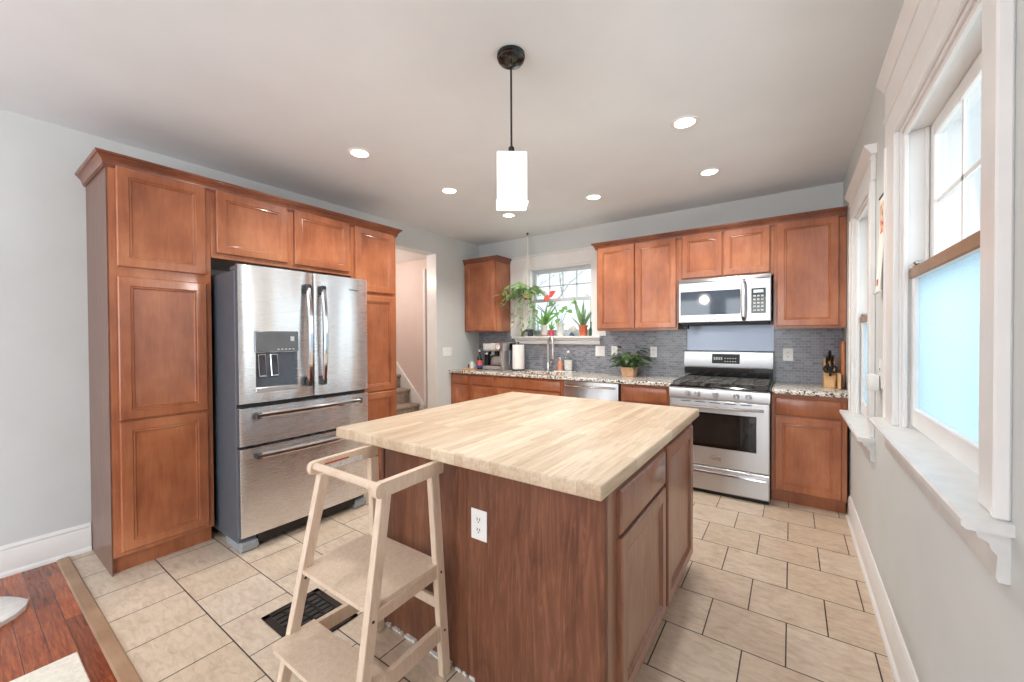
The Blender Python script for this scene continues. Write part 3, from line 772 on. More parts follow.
# backsplash
struct('wall_backsplash', MB().box(-3.06, -1.85, D-.008, D-.001, ZC, WS[2]-.104).box(XL+.001, -3.06, D-.008, D-.001, ZC, 1.43).box(-1.85, -.898, D-.008, D-.001, ZC, 1.43).box(-.128, XR-.001, D-.008, D-.001, ZC, 1.43), M_MOSAIC, 'grey blue brick mosaic backsplash')
solo('backsplash_panel', MB().box(-.893, -.133, D-.006, D-.001, .95, 1.462, .001), M_STEELP, 'plain stainless splash panel on the wall above the range', 'panel')

# ================================================================== range
RX0, RX1, RY = -.902, -.137, 3.752
rg = thing('range', 'stainless gas range with oven window between two base cabinets', 'range', (-.52, 4.1, 0))
part('body', MB().box(RX0+.004, RX1-.004, RY+.035, D-.02, .03, .905), M_STEEL, rg)
part('skirt', MB().box(RX0+.01, RX1-.01, RY+.03, RY+.06, 0, .05), M_BLACKM, rg)
dd = part('drawer', MB().panel((RX0+.002, RY+.034, .035), X, Z, -Y, RX1-RX0-.004, .203, [(0, 0), (0, .028), (.008, .034)]), M_STEEL, rg)
hp = MB().prism([(RY+.0, .205), (RY-.022, .200), (RY-.024, .190), (RY-.006, .176), (RY+.0, .178)], 'x', RX0+.03, RX1-.03); part('drawer_lip', hp, M_CHROME, rg)
od = part('oven_door', MB().panel((RX0+.002, RY+.034, .244), X, Z, -Y, RX1-RX0-.004, .565, [(0, 0), (0, .028), (.008, .034)]), M_STEEL, rg)
part('window_frame', MB().box(-.815, -.229, RY-.004, RY+.004, .408, .703, .003), M_BLACK, od, 'black glass border')
part('window', MB().box(-.765, -.277, RY-.0055, RY-.0035, .440, .685, .001), M_OVENGL, od, 'grey oven window')
hm = MB(); pts = []
for i in range(15):
    tt = i/14; pts.append((RX0+.045+(RX1-RX0-.09)*tt, RY-.022-.028*min(1, 4*tt, 4*(1-tt)), .755))
hm.tube(pts, .012, 8); part('handle', hm, M_CHROME, od)
part('badge', MB().box(-.566, -.480, RY-.004, RY+.001, .302, .340, .002).box(-.556, -.490, RY-.006, RY-.003, .312, .334, .001), M_CHROME, od)
for k in range(5): part('vent_slot', MB().box(RX0+.10+.115*k, RX0+.18+.115*k, RY-.0015, RY+.002, .787, .793), M_SLOT, od)
cp = MB().prism([(RY+.040, .815), (RY+.002, .815), (RY-.002, .825), (RY+.010, .898), (RY+.028, .910), (RY+.05, .910)], 'x', RX0, RX1)
cpp = part('control_panel', cp, M_STEEL, rg)
for xx in (-.745, -.668, -.526, -.372, -.285):
    km = MB().lathe((0, 0, 0), [(.024, 0), (.024, .004), (.019, .007), (.017, .028), (.014, .031)], 16)
    bmesh.ops.transform(km.bm, matrix=Matrix.Translation((xx, RY+.003, .858)) @ Matrix.Rotation(math.pi/2+.16, 4, 'X'), verts=km.bm.verts)
    part('knob', km, M_STEEL, cpp)
    part('knob_grip', MB().box(-.004+xx, .004+xx, RY-.031, RY-.022, .842, .874, .002), M_STEEL, cpp)
ct = part('cooktop', MB().box(RX0, RX1, RY+.03, D-.085, .905, .922, .004), M_BLACK, rg)
for bx_, by_, br_ in ((-.73, 3.93, .05), (-.73, 4.24, .042), (-.52, 4.09, .055), (-.31, 3.93, .055), (-.31, 4.24, .042)):
    part('burner', MB().lathe((bx_, by_, .922), [(br_+.014, 0), (br_+.012, .008), (br_, .010), (br_, .018), (br_-.006, .022), (.004, .022)], 18), M_IRON, rg)
for gx0, gx1 in ((RX0+.02, -.645), (-.64, -.40), (-.395, RX1-.02)):
    g = MB(); za, zb = .946, .958; y0, y1 = RY+.06, D-.11; w = .006
    for xx in (gx0+w, (gx0+gx1)/2, gx1-w): g.box(xx-w, xx+w, y0, y1, za, zb, .002)
    for yy in (y0+w, y0+(y1-y0)*.25, (y0+y1)/2, y0+(y1-y0)*.75, y1-w): g.box(gx0, gx1, yy-w, yy+w, za, zb, .002)
    for xx in (gx0+w, gx1-w):
        for yy in (y0+w, (y0+y1)/2, y1-w): g.box(xx-w, xx+w, yy-w, yy+w, .922, za)
    part('grate', g, M_IRON, rg, 'black cast iron grate')
bgd = part('backguard', MB().box(RX0, RX1, D-.082, D-.02, .905, 1.06, .003), M_BLACK, rg, 'glossy black lower back guard')
bp_ = part('back_panel', MB().prism([(D-.02, 1.045), (D-.102, 1.045), (D-.108, 1.06), (D-.088, 1.20), (D-.078, 1.210), (D-.02, 1.210)], 'x', RX0+.0, RX1-.0), M_STEEL, rg)
part('display', MB().hexa([(-.645, D-.1085, 1.088), (-.405, D-.1085, 1.088), (-.405, D-.098, 1.088), (-.645, D-.098, 1.088), (-.645, D-.0955, 1.180), (-.405, D-.0955, 1.180), (-.405, D-.085, 1.180), (-.645, D-.085, 1.180)], .002), M_BLACKM, bp_, 'black clock display with buttons')
up_ = Vector((0, .014, .10)).normalized()
for r_ in range(2):
    for k in range(5):
        part('button', MB().box(-.535+.022*k, -.522+.022*k, D-.110+.014*(1.105+.03*r_-1.088)/.10-.0005, D-.1065+.014*(1.105+.03*r_-1.088)/.10, 1.105+.03*r_, 1.112+.03*r_), M_LABEL, bp_)
for k in range(4):
    part('readout', MB().box(-.628+.020*k, -.614+.020*k, D-.1042, D-.1000, 1.122, 1.150, .001), M_LABEL, bp_)

# ================================================================== microwave
mx0, mx1, my = -.895, -.143, 4.076
mw = thing('microwave', 'stainless over-the-range microwave hung below the short cabinet', 'microwave', (-.52, 4.28, 1.48))
part('body', MB().box(mx0+.003, mx1-.003, my+.03, D-.01, 1.482, 1.896), M_DGREY, mw)
part('underside', MB().box(mx0+.02, mx1-.02, my+.04, D-.02, 1.462, 1.482, .004), M_BLACKM, mw)
part('bracket', MB().box(mx0+.02, mx0+.07, my+.08, my+.16, 1.425, 1.464, .004), M_BLACKM, mw)
mdr = part('door', MB().panel((mx0, my+.030, 1.484), X, Z, -Y, -.347-mx0, .378, [(0, 0), (0, .024), (.006, .030)]), M_STEEL, mw)
part('window', MB().box(-.873, -.372, my-.003, my+.002, 1.556, 1.776, .002), M_MWGL, mdr, 'dark blue tinted door window')
part('badge', MB().box(-.624, -.562, my-.003, my+.001, 1.508, 1.536, .002), M_CHROME, mdr)
hm = MB(); hm.tube([(-.345, my-.006, 1.508), (-.345, my-.040, 1.53), (-.345, my-.052, 1.667), (-.345, my-.040, 1.81), (-.345, my-.006, 1.83)], [.017, .020, .021, .020, .017], 10); part('handle', hm, M_STEEL, mdr)
cpn = part('control_panel', MB().panel((-.342, my+.030, 1.484), X, Z, -Y, mx1+.342, .378, [(0, 0), (0, .024), (.006, .030)]), M_STEEL, mw)
part('keypad', MB().box(-.290, -.182, my-.003, my+.002, 1.556, 1.773, .002), M_BLACK, cpn, 'black glossy keypad')
for r_ in range(5):
    for k in range(3):
        part('key', MB().box(-.275+.029*k, -.256+.029*k, my-.0045, my-.0025, 1.575+.031*r_, 1.589+.031*r_), M_LABEL, cpn)
part('readout', MB().box(-.272, -.200, my-.0045, my-.0025, 1.735, 1.758), M_LCD, cpn)
part('vent', MB().prism([(my+.03, 1.864), (my+.002, 1.864), (my+.012, 1.892), (my+.03, 1.896)], 'x', mx0, mx1), M_STEEL, mw)

# ================================================================== island
IX0, IX1, IY0, IY1 = -1.605, -.480, 1.19, 2.53
isl = thing('kitchen_island', 'brown kitchen island with butcher block top in the middle of the room', 'island', (-1.1, 1.86, 0))
part('body', MB().box(IX0+.012, IX1, IY0+.02, IY1, .105, .877), M_ISLD, isl)
part('toe_kick', MB().box(IX0+.012, IX1-.05, IY0+.02, IY1-.01, 0, .105), M_CAB, isl)
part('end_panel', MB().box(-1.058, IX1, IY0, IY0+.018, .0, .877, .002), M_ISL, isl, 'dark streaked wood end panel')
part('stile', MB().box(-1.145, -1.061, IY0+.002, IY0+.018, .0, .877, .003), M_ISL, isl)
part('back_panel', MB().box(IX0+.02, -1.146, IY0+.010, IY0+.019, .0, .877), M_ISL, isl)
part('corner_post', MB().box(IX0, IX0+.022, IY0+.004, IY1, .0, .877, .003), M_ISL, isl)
bs = MB(); rnd = random.Random(4); xx = IX0+.03
while xx < -1.02:
    w_ = rnd.uniform(.008, .05); bs.box(xx, xx+w_, IY0-rnd.uniform(.002, .007), IY0+.011, 0.0003, rnd.uniform(.004, .014), .001); xx += w_+rnd.uniform(-.004, .03)
part('caulk_line', bs, M_TRIMOLD, isl, 'ragged white caulk along the floor')
part('top', MB().box(-1.82, -.452, 1.095, 2.60, .8775, .924, .007, 3), M_BUTCH, isl, 'pale butcher block top')
fx = IX1
part('drawer', door_x(1.295, 1.860, .695, .845, fx, 1, DRAWER), M_ISLD, isl)
part('door', door_x(1.295, 1.860, .115, .680, fx), M_ISLD, isl)
part('door', door_x(1.900, 2.460, .115, .850, fx), M_ISLD, isl)

def outlet(label, c, right, up, nrm, w=.072, h=.116, kind='outlet', gang=1):
    c, r, u, n = Vector(c), Vector(right), Vector(up), Vector(nrm)
    t = thing('outlet' if kind == 'outlet' else 'light_switch', label, 'outlet' if kind == 'outlet' else 'switch', c)
    def bx(cx, cz, ww, hh, d0, d1, bev=.0):
        p = [c+r*(cx+sx*ww/2)+u*(cz+sz*hh/2) for sx, sz in ((-1, -1), (1, -1), (1, 1), (-1, 1))]
        return MB().hexa([q+n*d0 for q in p]+[q+n*d1 for q in p], bev)
    part('plate', bx(0, 0, w, h, .0005, .006, .0015), M_WHITE, t)
    for g in range(gang):
        ox = (g-(gang-1)/2)*.046
        if kind == 'outlet':
            for zz in (-.020, .020):
                part('socket', bx(ox, zz, .034, .028, .006, .0075, .0005), M_WHITE, t)
                for sx in (-.006, .006): part('slot', bx(ox+sx, zz+.003, .003, .010, .0075, .0082), M_SLOT, t)
                part('slot', bx(ox, zz-.008, .005, .004, .0075, .0082), M_SLOT, t)
        else:
            part('toggle', bx(ox, .004, .010, .024, .006, .016, .001), M_WHITE, t)
            part('slot', bx(ox, -.03, .004, .004, .006, .0068), M_SLOT, t); part('slot', bx(ox, .03, .004, .004, .006, .0068), M_SLOT, t)
    return t
outlet('white outlet on the end panel of the island', (-.992, IY0, .632), X, Z, -Y, .078, .118)
YS = D-.008
outlet('white outlet on mosaic right behind the leafy counter plant, to its right', (-1.235, YS, 1.185), X, Z, -Y)
outlet('white outlet on mosaic left of the leafy counter plant', (-1.68, YS, 1.187), X, Z, -Y)
outlet('white double switch plate on mosaic below right end of window sill', (-1.855, YS, 1.185), X, Z, -Y, .115, .118, 'switch', 2)
outlet('white outlet on mosaic between the range and knife block', (-.026, YS, 1.183), X, Z, -Y, .078)
outlet('white triple switch plate on the left wall beside the stairway', (XL, 3.81, 1.166), Y, Z, X, .165, .118, 'switch', 3)
ol = outlet('white outlet on the right wall between the two windows', (XR, 2.64, 1.17), -Y, Z, -X, .075, .14)
ad = thing('plug_in_adapter', 'white plug-in box standing off the outlet between the right windows', 'adapter', (XR-.01, 2.66, 1.14))
part('body', MB().box(XR-.052, XR-.0095, 2.625, 2.695, 1.085, 1.165, .008, 2), M_WHITE, ad)
part('prong', MB().box(XR-.0096, XR-.0085, 2.652, 2.655, 1.135, 1.145), M_CHROME, ad)

# ================================================================== wall print between the right windows
pc = thing('hanging_print', 'narrow paper print with flowers hanging on the right wall between windows', 'print', (XR-.006, 2.62, 1.56))
pm = MB(); rows = []
for i in range(9):
    tt = i/8; zz = 2.03-.46*tt; off = .004+.018*tt*tt
    rows.append([(XR-off, 2.545, zz), (XR-off-.0015, 2.545, zz), (XR-off-.0015, 2.665, zz), (XR-off, 2.665, zz)])
pm.ring_solid(rows); part('paper', pm, M_PAPER, pc)
part('flower_panel', MB().box(XR-.0082, XR-.0066, 2.562, 2.64, 1.82, 2.0), M_PRINT, pc, 'red and orange flower picture')
part('top_rod', MB().box(XR-.010, XR-.002, 2.535, 2.675, 2.028, 2.036, .002), M_BLACKM, pc)
part('bottom_rod', MB().box(XR-.030, XR-.016, 2.535, 2.675, 1.562, 1.572, .002), M_TRIM, pc)
part('stamp', MB().box(XR-.0225, XR-.0205, 2.60, 2.63, 1.60, 1.63), M_TERRA, pc)

# ================================================================== step stool tower
tw = thing('step_tower', 'birch toddler step tower pushed against the island end', 'stool', (-1.35, .93, 0))
LT, ZT = .030, .826
def lerp(z, top, bot): return top+(bot-top)*(ZT-z)/ZT
def ytl(z): return lerp(z, .862, .727)              # centre of the front legs at height z
def ytr(z): return lerp(z, 1.100, 1.150)
def xle(z, rear=False): return lerp(z, -1.552, -1.585) if rear else lerp(z, -1.537, -1.612)    # outer faces
def xri(z, rear=False): return lerp(z, -1.140, -1.132) if rear else lerp(z, -1.127, -1.110)
def beam(f, z0, z1, w, bev=.003):
    """leaning bar: f(z) gives (x_lo, x_hi, y centre)"""
    a, b = f(z0), f(z1)
    return MB().hexa([(a[0], a[2]-w/2, z0), (a[1], a[2]-w/2, z0), (a[1], a[2]+w/2, z0), (a[0], a[2]+w/2, z0), (b[0], b[2]-w/2, z1), (b[1], b[2]-w/2, z1), (b[1], b[2]+w/2, z1), (b[0], b[2]+w/2, z1)], bev)
for rear, yf in ((False, ytl), (True, ytr)):
    part('leg', beam(lambda z: (xle(z, rear), xle(z, rear)+LT, yf(z)), 0, ZT, .042), M_BIRCH, tw)
    part('leg', beam(lambda z: (xri(z, rear)-LT, xri(z, rear), yf(z)), 0, ZT, .042), M_BIRCH, tw)
RF, RB = .810, 1.133
for xf, xb, s_ in ((-1.547, -1.566, 0), (-1.140, -1.150, 1)):
    prof = [(RF, .841), (RF+.006, .829), (RF+.016, .8265), (RB-.004, .8265), (RB, .8765), (RF+.020, .8765), (RF+.006, .871), (RF, .860)]
    fx_ = lambda y: xf+(xb-xf)*(y-RF)/(RB-RF)
    r_ = part('side_rail', MB().ring_solid([[(fx_(y)+o, y, z) for y, z in prof] for o in (0, LT-.005)]), M_BIRCH, tw)
    if not s_:
        lb = lambda y0, y1, z0, z1: MB().hexa([(fx_(y0)+LT-.005, y0, z0), (fx_(y0)+LT-.005+.0008, y0, z0), (fx_(y1)+LT-.005+.0008, y1, z0), (fx_(y1)+LT-.005, y1, z0), (fx_(y0)+LT-.005, y0, z1), (fx_(y0)+LT-.005+.0008, y0, z1), (fx_(y1)+LT-.005+.0008, y1, z1), (fx_(y1)+LT-.005, y1, z1)])
        part('warning_label', lb(.87, 1.05, .831, .850), M_LABEL, r_, 'grey printed warning label'); part('label_stripe', lb(.87, .98, .854, .860), M_REDL, r_, 'red stripe')
part('front_bar', MB().tube([(-1.53, RF+.022, .858), (-1.13, RF+.022, .858)], .0145, 12), M_BIRCH, tw)
def slab(y0, y1, z0, z1, xa, xb, r=.03):
    poly = [(xa+r, y0), (xb-r, y0), (xb-r*.3, y0+r*.3), (xb, y0+r), (xb, y1), (xa, y1), (xa, y0+r), (xa+r*.3, y0+r*.3)]
    return MB().prism(poly, 'z', z0, z1)
part('platform', slab(.785, 1.130, .452, .468, -1.578, -1.138), M_BIRCH, tw)
part('step', slab(.676, .845, .214, .230, -1.572, -1.112), M_BIRCH, tw)
def side_beam(xf, off, z0, z1, t):
    c = [(xf(z, r)+off, (ytr if r else ytl)(z), z) for z in (z0, z1) for r in (False, True)]
    (ax, ay, az), (bx_, by_, bz), (cx_, cy_, cz), (dx_, dy_, dz) = c
    return MB().hexa([(ax, ay, az), (ax+t, ay, az), (bx_+t, by_, bz), (bx_, by_, bz), (cx_, cy_, cz), (cx_+t, cy_, cz), (dx_+t, dy_, dz), (dx_, dy_, dz)], .001)
for nm_, z0_, z1_ in (('platform_rail', .412, .4518), ('step_rail', .155, .2138)):
    part(nm_, side_beam(xle, .004, z0_, z1_, .022), M_BIRCH, tw); part(nm_, side_beam(xri, -.026, z0_, z1_, .022), M_BIRCH, tw)
part('cross_rail', MB().box(xle(.29, True)+LT, xri(.29, True)-LT, ytr(.29)-.006, ytr(.29)+.012, .268, .312, .003), M_BIRCH, tw)
for zz in (.19, .43):
    for rear, yy in ((False, ytl(zz)), (True, ytr(zz))):
        part('bolt', MB().cyl((xri(zz, rear)-.004, yy, zz), (xri(zz, rear)+.0015, yy, zz), .005, n=10), M_SLOT, tw)
        part('bolt', MB().cyl((xle(zz, rear)+LT-.004, yy, zz), (xle(zz, rear)+LT+.0015, yy, zz), .005, n=10), M_SLOT, tw)

# floor register
fv = thing('floor_register', 'dark bronze floor vent in the tiles behind the step tower', 'vent', (-1.915, 1.01, 0))
part('backing', MB().box(-2.07, -1.76, .895, 1.125, .0008, .0018), M_SLOT, fv)
m = MB(); xa, xb, ya, yb = -2.10, -1.732, .868, 1.150
m.box(xa, xb, ya, ya+.034, .001, .008, .002).box(xa, xb, yb-.034, yb, .001, .008, .002).box(xa, xa+.034, ya, yb, .001, .008, .002).box(xb-.034, xb, ya, yb, .001, .008, .002)
for k in range(1, 4): m.box(xa+.03, xb-.03, ya+.034+(yb-ya-.068)*k/4-.005, ya+.034+(yb-ya-.068)*k/4+.005, .002, .006)
for k in range(1, 8): m.box(xa+.034+(xb-xa-.068)*k/8-.004, xa+.034+(xb-xa-.068)*k/8+.004, ya+.03, yb-.03, .002, .006)
part('grille', m, M_BRONZE, fv)

# rugs on the hardwood
solo('floor_mat', MB().box(-2.53, -1.55, -.35, .318, .0005, .010, .003), M_RUG, 'cream mat corner on the hardwood near the threshold strip', 'mat')
poly = []
rnd = random.Random(2)
for i in range(40):
    a = 2*math.pi*i/40; r = 1+.10*math.sin(5*a)+rnd.uniform(-.04, .04); poly.append((-3.22+.40*r*math.cos(a), -.16+.36*r*math.sin(a)))
m = MB(); cx, cy = -3.20, -.16
m.ring_solid([[(x, y, .0005) for x, y in poly], [(x, y, .022) for x, y in poly], [(cx+(x-cx)*.93, cy+(y-cy)*.93, .036) for x, y in poly], [(cx+(x-cx)*.5, cy+(y-cy)*.5, .042) for x, y in poly]])
solo('fleece_rug', m, M_WOOL, 'white fluffy rug edge on the hardwood at far left', 'rug')

# ================================================================== ceiling lights
PX, PY = -1.079, 1.544
pd = thing('pendant_light', 'pendant lamp with square white glass shade on a black cord', 'lamp', (PX, PY, 1.96))
part('canopy', MB().lathe((PX, PY, H-.001), [(.066, 0), (.066, -.014), (.062, -.018), (.062, -.026), (.054, -.036), (.036, -.044), (.014, -.047), (.010, -.060)], 28), M_BLACK, pd)
part('cord', MB().cyl((PX, PY, H-.055), (PX, PY, 2.242), .0048, n=8), M_BLACKM, pd)
part('socket_cap', MB().lathe((PX, PY, 2.204), [(.030, 0), (.028, .010), (.014, .016), (.014, .044), (.006, .052)], 18), M_BLACKM, pd)
hw = .069
PROT = Matrix.Rotation(math.radians(37), 3, 'Z')
shm = MB().box(PX-hw, PX+hw, PY-hw, PY+hw, 1.985, 2.204, .006, 2); bmesh.ops.rotate(shm.bm, cent=(PX, PY, 0), matrix=PROT, verts=shm.bm.verts)
part('shade', shm, M_SHADE, pd, 'glowing white square glass shade')
rim = MB()
for a in (-1, 1):
    rim.box(PX-hw, PX+hw, PY+a*hw-.003, PY+a*hw+.003, 1.979, 1.987); rim.box(PX+a*hw-.003, PX+a*hw+.003, PY-hw, PY+hw, 1.979, 1.987)
bmesh.ops.rotate(rim.bm, cent=(PX, PY, 0), matrix=PROT, verts=rim.bm.verts)
part('shade_rim', rim, M_WHITE, pd)
lamp('pendant_bulb', 'POINT', (PX, PY, 1.90), 7, (1, .96, .90), radius=.06)
DL = [(-2.535, 1.73, 'recessed ceiling downlight nearest the tall pantry, leftmost of the six'),
      (-2.53, 2.64, 'recessed ceiling downlight in front of the fridge, second from left'),
      (-2.52, 3.55, 'recessed ceiling downlight just below the pendant shade in the photo'),
      (-1.54, 3.56, 'recessed ceiling downlight between the sink window and pendant, right of the shade'),
      (-.543, 2.65, 'recessed ceiling downlight, largest and highest at right in the photo'),
      (-.545, 3.565, 'recessed ceiling downlight in front of the microwave, rightmost of the six')]
for x, y, lab in DL:
    t = thing('downlight', lab, 'ceiling light', (x, y, H-.008), 'recessed ceiling downlights')
    part('trim_ring', MB().lathe((x, y, H-.0005), [(.082, 0), (.082, -.003), (.074, -.007), (.062, -.006), (.058, -.002)], 28), M_WHITE, t)
    part('lens', MB().lathe((x, y, H-.001), [(.058, 0), (.056, -.0035)], 24), M_LED, t)
    lamp('downlight_beam', 'SPOT', (x, y, H-.03), 31, (1, .965, .91), aim=(0, 0, -1), spot=2.5, radius=.05)

# ================================================================== plants
def pot(mb, c, r0, r1, h, rim=.006, n=20):
    return mb.lathe(c, [(r0*.5, 0), (r0, 0), (r1-.003, h*.82), (r1+rim*.6, h*.82), (r1+rim, h), (r1-.006, h), (r1-.010, h*.88), (.005, h*.86)], n)
# hanging pothos
hx, hy = -2.765, D-.17
hp = thing('hanging_plant', 'trailing pothos in a cord hanger before the sink window', 'plant', (hx, hy, 1.835))
pb = MB(); pot(pb, (hx, hy, 1.835), .045, .062, .10); part('pot', pb, M_BRONZE, hp, 'dark pot')
part('pot_panel', MB().lathe((hx, hy, 1.847), [(.054, 0), (.0665, .06), (.06, .065)], 16), M_TANPOT, hp)
cd_ = MB(); top = Vector((hx, hy, H-.03)); knot = Vector((hx, hy, 2.46))
cd_.tube([top, knot], .006, 6)
for k in range(4):
    a = k*math.pi/2+.6; p = Vector((hx+.075*math.cos(a), hy+.075*math.sin(a), 1.935)); b = Vector((hx+.05*math.cos(a), hy+.05*math.sin(a), 1.835))
    cd_.tube([knot, Vector((hx+.02*math.cos(a), hy+.02*math.sin(a), 2.30)), p, b, Vector((hx, hy, 1.807))], .0038, 6)
part('hanger', cd_, M_ROPE, hp, 'white cotton cord hanger')
part('ceiling_hook', MB().lathe((hx, hy, H-.0005), [(.016, 0), (.016, -.01), (.006, -.014), (.006, -.034)], 12), M_BLACKM, hp)
rnd = random.Random(11); lm, sm = MB(), MB()
SKIP_FRONT = {'mb': lm}
def vine(start, dirv, L, n, size, rn, lmb, smb, droop=1.0):
    pts = [Vector(start)]; d = Vector(dirv).normalized(); p = Vector(start)
    for i in range(n):
        d = (d+Vector((rn.uniform(-.25, .25), rn.uniform(-.2, .2), -.28*droop))).normalized(); p = p+d*L/n; p.y = min(p.y, D-.05); pts.append(p.copy())
    smb.tube(pts, .0022, 5)
    for q, dq in zip(pts[1:], [b-a for a, b in zip(pts, pts[1:])]):
        if lmb is SKIP_FRONT.get('mb') and abs(q.x-hx) < .065 and 1.80 < q.z < 1.96 and q.y < hy: continue
        if lmb is SKIP_FRONT.get('mb') and q.x > hx+.17: continue
        for s_ in range(1):
            out = Vector((rn.uniform(-1, 1), rn.uniform(-1, .3), rn.uniform(-.6, .3))).normalized()
            lmb.leaf(q, out, (rn.uniform(-.3, .3), -.5, 1), size*rn.uniform(.75, 1.25), size*.72*rn.uniform(.8, 1.1), .3, .2)
for i in range(30):
    a = rnd.uniform(0, 6.28); sp = rnd.uniform(.4, 1)
    vine((hx+.04*math.cos(a), hy+.04*math.sin(a), 1.935), (math.cos(a)*1.3+.16, math.sin(a)*.7, rnd.uniform(.4, 1.25)), rnd.uniform(.22, .40), 6, .075, rnd, lm, sm, 1.0)
for i in range(7):
    vine((hx+rnd.uniform(-.04, .08), hy-.03, 1.86), (rnd.uniform(-.2, .5), -.1, .1), rnd.uniform(.40, .55), 8, .065, rnd, lm, sm, 2.2)
part('foliage', lm, M_LEAF, hp); part('stems', sm, M_STEM, hp)

ZS = WS[2]; YSI = D-.005
# leggy plant with long leaves, white pot on red saucer
px = -2.62
p1 = thing('potted_plant', 'leafy plant in a white pot on a red saucer on the window sill', 'plant', (px, YSI, ZS))
m = MB(); m.lathe((px, YSI, ZS), [(.055, 0), (.060, .010), (.052, .012), (.02, .011)], 18); part('saucer', m, M_TERRA, p1, 'red saucer')
m = MB(); pot(m, (px, YSI, ZS+.010), .040, .052, .13); part('pot', m, M_CERAM, p1); part('soil', MB().lathe((px, YSI, ZS+.116), [(.046, 0), (.044, .006), (.01, .008)], 14), M_SOIL, p1)
lm, sm = MB(), MB()
for i, (dx, dy, dz, L, w, bd) in enumerate([(.15, -.1, 1, .30, .05, .1), (.55, -.1, 1, .32, .075, .15), (.3, .1, 1, .26, .06, .1), (.75, -.2, .8, .26, .07, .25), (-.9, -.1, .75, .22, .02, .25), (-.65, 0, .9, .24, .022, .2), (-.15, -.2, 1, .22, .04, .1)]):
    b = Vector((px, YSI, ZS+.12)); lm.leaf(b, (dx, dy, dz), (-dx, -1, .4), L, w, bd, .2, 7)
lm.leaf((px+.16, YSI-.02, ZS+.36), (.5, -.2, .3), (0, -.5, 1), .10, .07); sm.tube([(px, YSI, ZS+.12), (px+.08, YSI-.01, ZS+.26), (px+.16, YSI-.02, ZS+.36)], .003, 6)
part('leaves', lm, M_LEAFG, p1); part('stem', sm, M_STEM, p1)
fl = MB(); sm2 = MB()
fl.leaf((px+.11, YSI-.05, ZS+.505), (-.75, -.3, -.55), (0, -1, .3), .10, .085, .1, .25, 6); fl.leaf((px+.11, YSI-.05, ZS+.505), (.85, -.3, .50), (0, -1, .3), .12, .085, .1, .25, 6)
part('flower', fl, M_CORAL, p1, 'coral red bloom'); sm2.tube([(px, YSI, ZS+.12), (px+.03, YSI-.03, ZS+.32), (px+.11, YSI-.05, ZS+.505)], .0028, 6); part('flower_stem', sm2, M_STEM, p1)
# small dark pot with grey trailing leaves
px = -2.815
p2 = thing('potted_plant', 'small wispy plant in a dark pot at left end of window sill', 'plant', (px, YSI-.03, ZS))
m = MB(); pot(m, (px, YSI-.03, ZS), .036, .042, .085); part('pot', m, M_DGREY, p2)
lm, sm = MB(), MB(); rnd = random.Random(5)
for i in range(12):
    a = rnd.uniform(0, 6.28); vine((px+.02*math.cos(a), YSI-.03, ZS+.08), (math.cos(a), -.3, .5), rnd.uniform(.10, .2), 5, .03, rnd, lm, sm, 1.6)
part('foliage', lm, leafmat('grey_leaf', (84, 96, 88), (150, 158, 150)), p2); part('stems', sm, M_STEM, p2)
# glass jar
j = thing('glass_jar', 'clear glass jar of cuttings on window sill beside the dark pot', 'jar', (-2.725, YSI-.01, ZS))
part('vessel', MB().lathe((-2.725, YSI-.01, ZS), [(.03, 0), (.034, .01), (.034, .08), (.024, .10), (.026, .12)], 16), M_CLEAR, j)
m = MB(); m.tube([(-2.725, YSI-.01, ZS+.02), (-2.735, YSI-.01, ZS+.16)], .002, 5); m.leaf((-2.735, YSI-.01, ZS+.15), (-.4, -.2, .5), (0, -.5, 1), .07, .04); m.leaf((-2.733, YSI-.01, ZS+.13), (.5, -.2, .5), (0, -.5, 1), .06, .04); part('cutting', m, M_LEAF, j)
# pink pot
px = -2.50
p3 = thing('potted_plant', 'sprout in a small pink pot on the window sill', 'plant', (px, YSI-.03, ZS))
m = MB(); pot(m, (px, YSI-.03, ZS), .028, .036, .075); part('pot', m, M_PINKPOT, p3)
m = MB()
for dx, dz, L in ((.5, 1, .12), (-.3, 1, .10), (.9, .8, .09), (.1, 1, .15)): m.leaf((px, YSI-.03, ZS+.07), (dx, -.15, dz), (-dx, -1, .4), L, .035, .15)
part('leaves', m, M_LEAFG, p3)
# pothos in white pot
px = -2.385
p4 = thing('potted_plant', 'young pothos in a tall white pot on the window sill', 'plant', (px, YSI, ZS))
m = MB(); pot(m, (px, YSI, ZS), .045, .056, .165); part('pot', m, M_CERAM, p4)
lm, sm = MB(), MB(); rnd = random.Random(21)
for i in range(11):
    a = rnd.uniform(0, 6.28); b = Vector((px+.02*math.cos(a), YSI, ZS+.15)); e = b+Vector((math.cos(a)*rnd.uniform(.05, .17), -abs(math.sin(a))*.08, rnd.uniform(.05, .30)))
    sm.tube([b, b+(e-b)*.5+Vector((0, 0, .03)), e], .0022, 5); lm.leaf(e, (math.cos(a), -.4, -.2), (0, -.6, 1), .095, .075, .2, .2)
part('leaves', lm, M_LEAFG, p4); part('stems', sm, M_STEM, p4)
# round stone
m = MB().sphere((-2.215, YSI, ZS+.072), .055, 1, .45, 1, 16)
v = thing('shell_ornament', 'round whitish shell ornament on the window sill left of snake plant', 'ornament', (-2.215, YSI, ZS)); part('disc', m, plain('grey_shell', (196, 196, 190), 0.5, 0, 0.08, 30), v); part('foot', MB().lathe((-2.215, YSI, ZS), [(.032, 0), (.03, .008), (.012, .02), (.01, .03)], 14), M_CERAM, v)
m = MB().prism([(-2.245, ZS), (-2.165, ZS), (-2.19, ZS+.03), (-2.205, ZS+.045), (-2.222, ZS+.03)], 'y', YSI-.055, YSI-.035)
solo('blue_ornament', m, plain('blue_glaze', (64, 96, 140), 0.3), 'little blue triangular ornament in front of the round shell', 'ornament')
